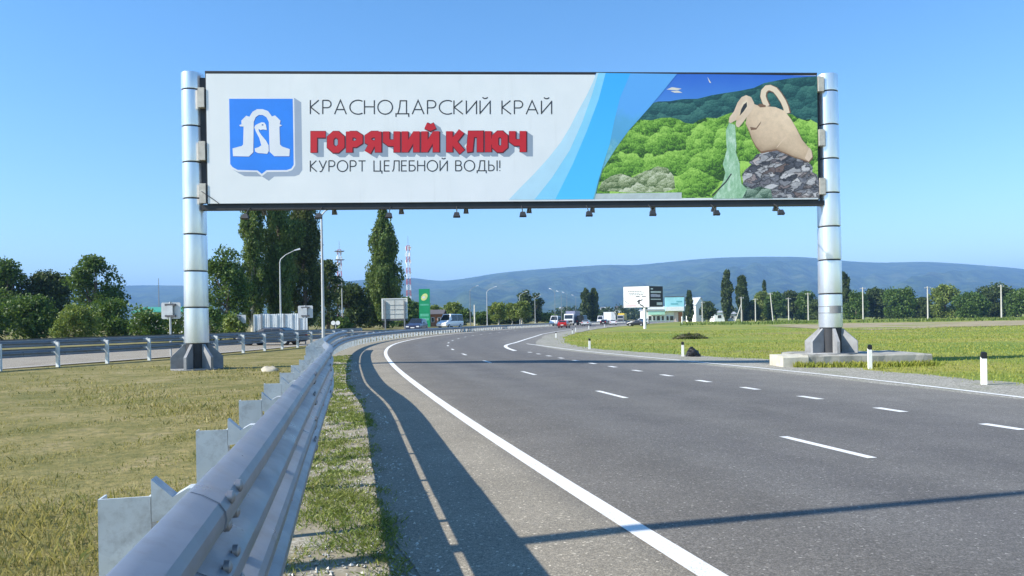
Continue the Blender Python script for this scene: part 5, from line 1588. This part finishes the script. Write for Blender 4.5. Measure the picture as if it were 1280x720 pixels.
T('poplar','poplar_tree','slender pale-trunked poplar, left of the three behind the fence',317,232,36,90,L_POP,2,1.8,group=PG,bark=M_BARKP)
T('poplar','poplar_tree','widest tall poplar, middle of the three behind the fence',350,222,52,93,L_POP,3,1.8,group=PG)
T('poplar','poplar_tree','dark tall poplar, right of the three behind the fence',382,230,46,97,L_POPD,4,1.8,group=PG)
T('broad','dark_tree','dark tree just right of the three tall poplars',410,322,44,108,L_DARK,5,2.3,lumps=34,bare=.03)
T('broad','dark_tree','dark round tree behind the pale lamp post',437,352,52,122,L_DARK,6,2.2,lumps=34,bare=.02)
T('broad','dark_tree','dark low tree left of the single poplar',462,360,36,140,L_DARK,7,2.2,lumps=26,bare=.02)
T('poplar','poplar_tree','single tall poplar behind the direction board',481,262,50,122,L_POP,8,1.8,taper=0.48)
T('broad','leafy_tree','leafy bush-like tree right of the single poplar',508,371,34,150,L_MID,9,2.2,bare=.05)
BG = 'bushes beyond the far guardrail'
for i, (p, yt_, wd, D, lab) in enumerate(((186,381,50,64,'bright bush left of the grey sign back'),(214,386,34,70,'bush directly behind the grey sign back left of the column'),(238,381,34,76,'bush hidden behind the left column'),
        (262,383,30,62,'bush between left column and leafy tree'),(292,392,34,66,'low bush below the leafy tree'),(430,396,22,92,'small light bush by the pair of round signs'),
        (140,372,60,72,'tall bush at the left, first beyond the grey sign back'),(92,378,56,66,'rounded bush at the left, second beyond the grey sign back'),(40,368,70,74,'large bush at the far left by the guardrail'),(-20,376,70,70,'bush cut by the left picture edge'))):
    T('broad','bush',lab,p,yt_,wd,D,(L_MID,L_LIGHT,L_MID)[i % 3],20+i,2.4,group=BG,bare=0.0,lumps=26)
for i, (p, yt_, wd, D, lab) in enumerate(((120,318,66,98,'tall leafy tree at the left beyond the bushes'),(60,338,70,104,'rounded dark tree at the left beyond the bushes'),(8,322,70,100,'leafy tree at the left picture edge'))):
    T('broad','leafy_tree',lab,p,yt_,wd,D,(L_MID,L_DARK,L_MID)[i],40+i,2.4,lumps=40,bare=.08)
YG = 'young trees beyond the opposite carriageway'
for i, (p, yt_, wd, D, m_, lab) in enumerate(((540,388,26,160,L_MID,'low tree behind the white van on its left'),(566,378,28,175,L_LIGHT,'light tree behind the white van'),(581,386,22,170,L_MID,'low tree right of the white van'),
        (604,389,26,180,L_MID,'dense shrub behind the short thick pale post'),(623,378,26,165,L_LIGHT,'young light tree with pale trunk, first right of the post'),(640,379,26,185,L_LIGHT,'young light tree with pale trunk, second right of the post'),
        (652,376,22,172,L_LIGHT,'young light tree with pale trunk below the round trees'),(632,391,44,210,L_DARK,'dark hedge-like shrub behind the young trees'),(682,391,18,250,L_LIGHT,'pale shrub right of the round trees'),(690,392,20,275,L_MID,'shrub above the white van on the bend'))):
    T('broad','young_tree',lab,p,yt_,wd,D,m_,60+i,1.9,group=YG,bark=M_BARKP,bare=.30 if m_ is L_LIGHT else .02,lumps=22)
for i, (p, yt_, wd, D, m_, lab) in enumerate(((518,377,34,176,L_MID,'leafy tree behind the green filling-station sign, left side'),(545,381,32,182,L_LIGHT,'light leafy tree behind the orange brick building'),(497,372,30,168,L_MID,'leafy tree behind the direction board'))):
    T('broad','station_tree',lab,p,yt_,wd,D,m_,140+i,1.9,bare=.02,lumps=30)
T('broad','round_tree','dark rounded tree, left of a pair against the hills',656,361,24,245,L_DARK,80,1.8,bare=.04,lumps=26)
T('broad','round_tree','dark rounded tree, right of a pair against the hills',671,364,20,250,L_DARK,81,1.8,bare=.04,lumps=26)
T('poplar','poplar_tree','dark poplar, left of the twins beside the road',733,362,13,300,L_DARK,82,1.7)
T('poplar','poplar_tree','dark poplar, right of the twins beside the road',742.5,361,12,302,L_DARK,83,1.7)
T('poplar','poplar_tree','small dark poplar right of the shop',862,364,10,310,L_DARK,84,1.7)
T('poplar','poplar_tree','tallest of the field poplars right of the shop',909,338.5,14,300,L_DARK,85,1.7)
T('poplar','poplar_tree','round-topped field poplar right of the tallest one',928,345.5,15,296,L_DARK,86,1.7,bare=.3)
T('poplar','poplar_tree','thin poplar crown rising behind the dark grove',956,351,7,330,L_DARK,87,1.7)
T('poplar','poplar_tree','poplar just right of the right column',1056,341,14,290,L_DARK,88,1.7)
GG = 'trees of the grove at the far edge of the field'
for i, (p, yt_, wd, D, lab) in enumerate(((885,381,24,280,'round bush below the white gabled house'),(898,388,16,305,'low bush left of the field poplars'),(938,372,22,300,'first tree of the dark grove from the left'),(952,366,26,296,'second tree of the dark grove from the left'),
        (970,361,30,300,'tallest rounded tree of the dark grove'),(990,366,28,296,'fourth tree of the dark grove from the left'),(1008,364,26,300,'tree of the dark grove just left of the right column'),(1028,368,26,298,'tree of the grove behind the right column'),
        (1048,365,24,285,'tree of the grove right of the right column'),(1070,361,30,280,'broad tree second right of the right column'),(1096,364,30,276,'broad tree third right of the right column'),
        (1124,360,34,270,'broad tree fourth right of the right column'),(1152,366,34,272,'broad tree fifth right of the right column'),(1182,357,36,262,'broad tree sixth right of the right column'),(1214,363,36,262,'broad tree seventh right of the right column'),
        (1244,358,36,256,'broad tree eighth right of the right column'),(1276,361,40,250,'broad tree at the right picture edge'))):
    T('broad','grove_tree',lab,p,yt_+((i*7) % 5-2)*2.0,wd*(0.95+0.13*(i % 4)),D+((i*11) % 7)*4,(L_DARK,L_MID,L_DARK,L_LIGHT,L_MID)[i % 5],100+i,1.8,group=GG,bare=.02,lumps=26)
# far wood behind the town, too many and too small to tell apart
r = np.random.default_rng(77)
cs, rs = [], []
for i in range(620):
    p = r.uniform(-60, 1340); D = r.uniform(480, 900)
    if 640 < p < 860: D = r.uniform(420, 800)
    hh = r.uniform(4, 9) * (1.25 if 690 < p < 840 else 1.0)
    cs.append((xat(p, D), D, hh*.5)); rs.append((hh*.6, hh*.6, hh*.55))
V = leaves(cs, rs, 14, 0.9, r, 0.1, 0.5)
link('far_wood', quad_mesh('far_wood', V), L_BLUE, label='far belt of trees across the plain below the hills', cat='trees', kind='stuff')

# ------------------------------------------------------------------ grass, weeds and stones (too many to count)
def blades(pts, h, w, rng, lean=0.5):
    n = len(pts)
    a = rng.uniform(0, 2*np.pi, n); l = rng.uniform(0, lean, n)*h
    d = np.stack([np.cos(a), np.sin(a), np.zeros(n)], 1)
    b = rng.uniform(0, 2*np.pi, n)
    s = np.stack([np.cos(b), np.sin(b), np.zeros(n)], 1)*w[:, None]*.5
    m_ = pts + d*(l*.35)[:, None] + np.array([0,0,1])*(h*.6)[:, None]
    t_ = pts + d*l[:, None] + np.array([0,0,1])*h[:, None]
    return np.stack([pts-s, pts+s, m_+s*.8, t_], 1)
def ground_z(P):
    S, T_ = EDGE.st(P[:, 0], P[:, 1])
    return rz(T_) - 0.012, T_
rng = np.random.default_rng(21)
# median on the left of the near guardrail
D = 1.5 * (26/1.5)**rng.random(150000)
a = rng.uniform(-0.95, 0.02, len(D))
P = np.stack([a*D, D, np.zeros(len(D))], 1)
q_, T_ = RAIL1.st(P[:, 0], P[:, 1])
_, T2 = RAIL2.st(P[:, 0], P[:, 1])
keep = (T_ < -0.05) & (T2 > 0.3)
nz_ = np.sin(P[:,0]*1.7+2+np.sin(P[:,1]))*np.cos(P[:,1]*1.3)+np.sin(P[:,0]*.7+P[:,1]*.9)+np.sin(P[:,0]*4.1-P[:,1]*2.7)*.8
keep &= rng.random(len(D)) < (0.60+0.32*nz_)
P = P[keep]; P[:, 2] = -0.012
hh = (0.016+0.060*rng.random(len(P))**5)*(1+P[:,1]*.012)*(0.8+0.35*np.clip(nz_[keep], -1, 1.5)); ww = np.maximum(0.004, P[:,1]*0.0011)*(0.7+rng.random(len(P)))
m_dry = leaf_mat('dry_grass', (0.105,0.115,0.028), (0.46,0.39,0.17), (0.12,0.18,0.035), 0.35)
link('grass', quad_mesh('grass', blades(P, hh, ww, rng, 0.9)), m_dry, label='short dry yellow-green grass of the median left of the guardrail', cat='grass', kind='stuff')
mt, _pp = MOUND
wd_ = quad_mesh('weed_cover', blades(_pp, rng.uniform(.06, .22, len(_pp)), rng.uniform(.03, .09, len(_pp)), rng, 1.2))
wo = link('weed_cover', wd_, leaf_mat('mound_weeds', (0.035,0.05,0.012), (0.15,0.17,0.04), None, 0.3), mt); wo['kind'] = 'stuff'
# verge: leafy weeds in patches
D = 1.6 * (32/1.6)**rng.random(9000)
tt = rng.uniform(-0.35, 0.56, len(D))
ss = np.interp(D, RAIL1.p[:, 1], RAIL1.s)
pos = np.array([RAIL1.at(s_, t_) for s_, t_ in zip(ss, tt)])
dens_ = np.sin(pos[:,1]*2.3+1+tt*3)*.7+np.sin(pos[:,1]*6.1-tt*7)*.6+np.sin(pos[:,1]*1.13+tt*5)*.8+np.sin(pos[:,1]*13.7+tt*11)*.5 - np.abs(tt-.15)*2.2
keep = rng.random(len(D)) < 1/(1+np.exp(-(dens_+0.35)*2.2))
pos = pos[keep]
quads = []
for (x, y) in pos:
    k = rng.integers(7, 15)
    c = np.stack([x+rng.normal(0, .035, k), y+rng.normal(0, .05, k), np.full(k, -0.004)], 1)
    quads.append(blades(c, rng.uniform(.012, .042, k), np.maximum(.005, y*.0011)*rng.uniform(.7, 1.6, k), rng, 1.6))
m_weed = leaf_mat('weeds', (0.06,0.11,0.020), (0.30,0.34,0.085), (0.28,0.27,0.09), 0.3)
link('weeds', quad_mesh('weeds', np.concatenate(quads)), m_weed, label='patches of low green weeds on the gravel verge beside the guardrail', cat='weeds', kind='stuff')
# verge stones
D = 1.6 * (26/1.6)**rng.random(5200)
tt = rng.uniform(-0.35, 0.78, len(D))
ss = np.interp(D, RAIL1.p[:, 1], RAIL1.s)
pos = np.array([RAIL1.at(s_, t_) for s_, t_ in zip(ss, tt)])
keep = rng.random(len(D)) < (0.55+0.4*np.sin(pos[:,1]*1.7+2.2))
pos = pos[keep]
base = np.array([(1,0,0),(-1,0,0),(0,1,0),(0,-1,0),(0,0,1),(0,0,-.6)], float)
tri = np.array([(0,2,4),(2,1,4),(1,3,4),(3,0,4),(2,0,5),(1,2,5),(3,1,5),(0,3,5)])
out = []
for (x, y) in pos:
    s_ = rng.uniform(.007, .021)*max(1, y*.11)
    v = base*rng.uniform(.6, 1.25, (6, 1))*np.array([s_, s_*rng.uniform(.6, 1), s_*rng.uniform(.4, .8)])
    an = rng.uniform(0, 6.28); ca, sa = math.cos(an), math.sin(an)
    v = np.stack([v[:,0]*ca-v[:,1]*sa, v[:,0]*sa+v[:,1]*ca, v[:,2]], 1) + np.array([x, y, 0.0])
    out.append(v[tri])
m_peb = Mat('pebbles'); m_peb.color(m_peb.ramp(m_peb.geo.outputs['Random Per Island'], [(0, (0.20,0.18,0.14)), (.6, (0.40,0.375,0.31)), (1, (0.66,0.64,0.58))])).set(0.85)
link('pebbles', tri_mesh('pebbles', np.concatenate(out)), m_peb.m, label='small pale stones scattered on the verge beside the guardrail', cat='stones', kind='stuff')
# field on the right: longer green grass, thinning with distance
D = 13 * (95/13)**rng.random(60000)
a = rng.uniform(-0.02, 0.78, len(D))
P = np.stack([a*D, D, np.zeros(len(D))], 1)
z_, T_ = ground_z(P); S_, _ = EDGE.st(P[:,0], P[:,1])
keep = T_ > tG(S_) - 0.15 + 0.35*rng.normal(0, 1, len(D))
onpl = (P[:,0] > xp0-.1) & (P[:,0] < xp1+4.2) & (P[:,1] > DR-0.8) & (P[:,1] < DR+1.7)
keep &= ~onpl
P[:, 2] = z_; P = P[keep]
hh = (0.03+0.06*rng.random(len(P))**2)*(1+P[:,1]*.004); ww = np.maximum(0.006, P[:,1]*0.0010)*(0.7+rng.random(len(P)))
m_fld = leaf_mat('field_grass', (0.14,0.20,0.028), (0.40,0.41,0.085), (0.40,0.36,0.085), 0.4)
link('field_grass', quad_mesh('field_grass', blades(P, hh, ww, rng, 0.8)), m_fld, label='bright yellow-green grass of the field right of the road', cat='grass', kind='stuff')

P = np.stack([rng.uniform(xp0+.3, xp1+4.2, 1500), DR-0.80-np.abs(rng.normal(0, .16, 1500)), np.zeros(1500)], 1)
P[:, 2] = ground_z(P)[0]
link('plinth_grass', quad_mesh('plinth_grass', blades(P, rng.uniform(.06, .24, 1500), rng.uniform(.02, .045, 1500), rng, 0.8)), m_fld, label='tufts of grass along the foot of the concrete plinth', cat='grass', kind='stuff')
# bare strip of soil and a row of tall weeds across the field
edge_ = [(950,407.5),(985,405.4),(1020,405.8),(1060,404.2),(1110,403.6),(1160,403),(1220,401.5),(1300,400.5),(1300,406),(1240,408),(1180,409),(1130,411.5),(1090,412.5),(1050,410.6),(1020,411),(985,409)]
sp_ = [on_ground(a_, b_, -0.29) for a_, b_ in edge_]
MB().add([(p_.x, p_.y, -0.262) for p_ in sp_], [tuple(range(len(sp_)))]).build('bare_soil', simple('bare_soil', (0.29,0.235,0.13), 0.95, 0, 0.3, 0.25, 0.6, 3), kind='structure')
n_ = 5200
D = rng.normal(172, 5.5, n_) + 7*np.sin(np.linspace(0, 9, n_)); pxs = rng.uniform(850, 1320, n_)
P = np.stack([(pxs-640)/FPX*D, D, np.full(n_, -0.3)], 1)
gate_ = rng.random(n_) < 0.55+0.45*np.sin(P[:,0]*.23+1)*np.sin(P[:,0]*.057)
P = P[gate_]
link('tall_weeds', quad_mesh('tall_weeds', blades(P, rng.uniform(.2, .95, len(P)), rng.uniform(.12, .4, len(P)), rng, 0.8)), leaf_mat('tall_weed_leaves', (0.06,0.10,0.02), (0.19,0.25,0.05), None, 0.3), label='ragged row of taller green weeds crossing the far field', cat='weeds', kind='stuff')

# ------------------------------------------------------------------ haze over the plain
hz = Mat('haze_air')
hz.t.nodes.remove(hz.b)
pv = hz.n('ShaderNodeVolumePrincipled')
pv.inputs['Color'].default_value = (0.31, 0.57, 1.0, 1)
pv.inputs['Density'].default_value = 0.000145
pv.inputs['Anisotropy'].default_value = 0.0
hz.l(pv.outputs[0], hz.t.nodes['Material Output'].inputs['Volume'])
hb = MB().box((-9500,-450,-14),(9500,12500,760)).build('haze', hz.m, label='thin blue summer haze over the plain and hills', cat='haze')
hb['kind'] = 'stuff'
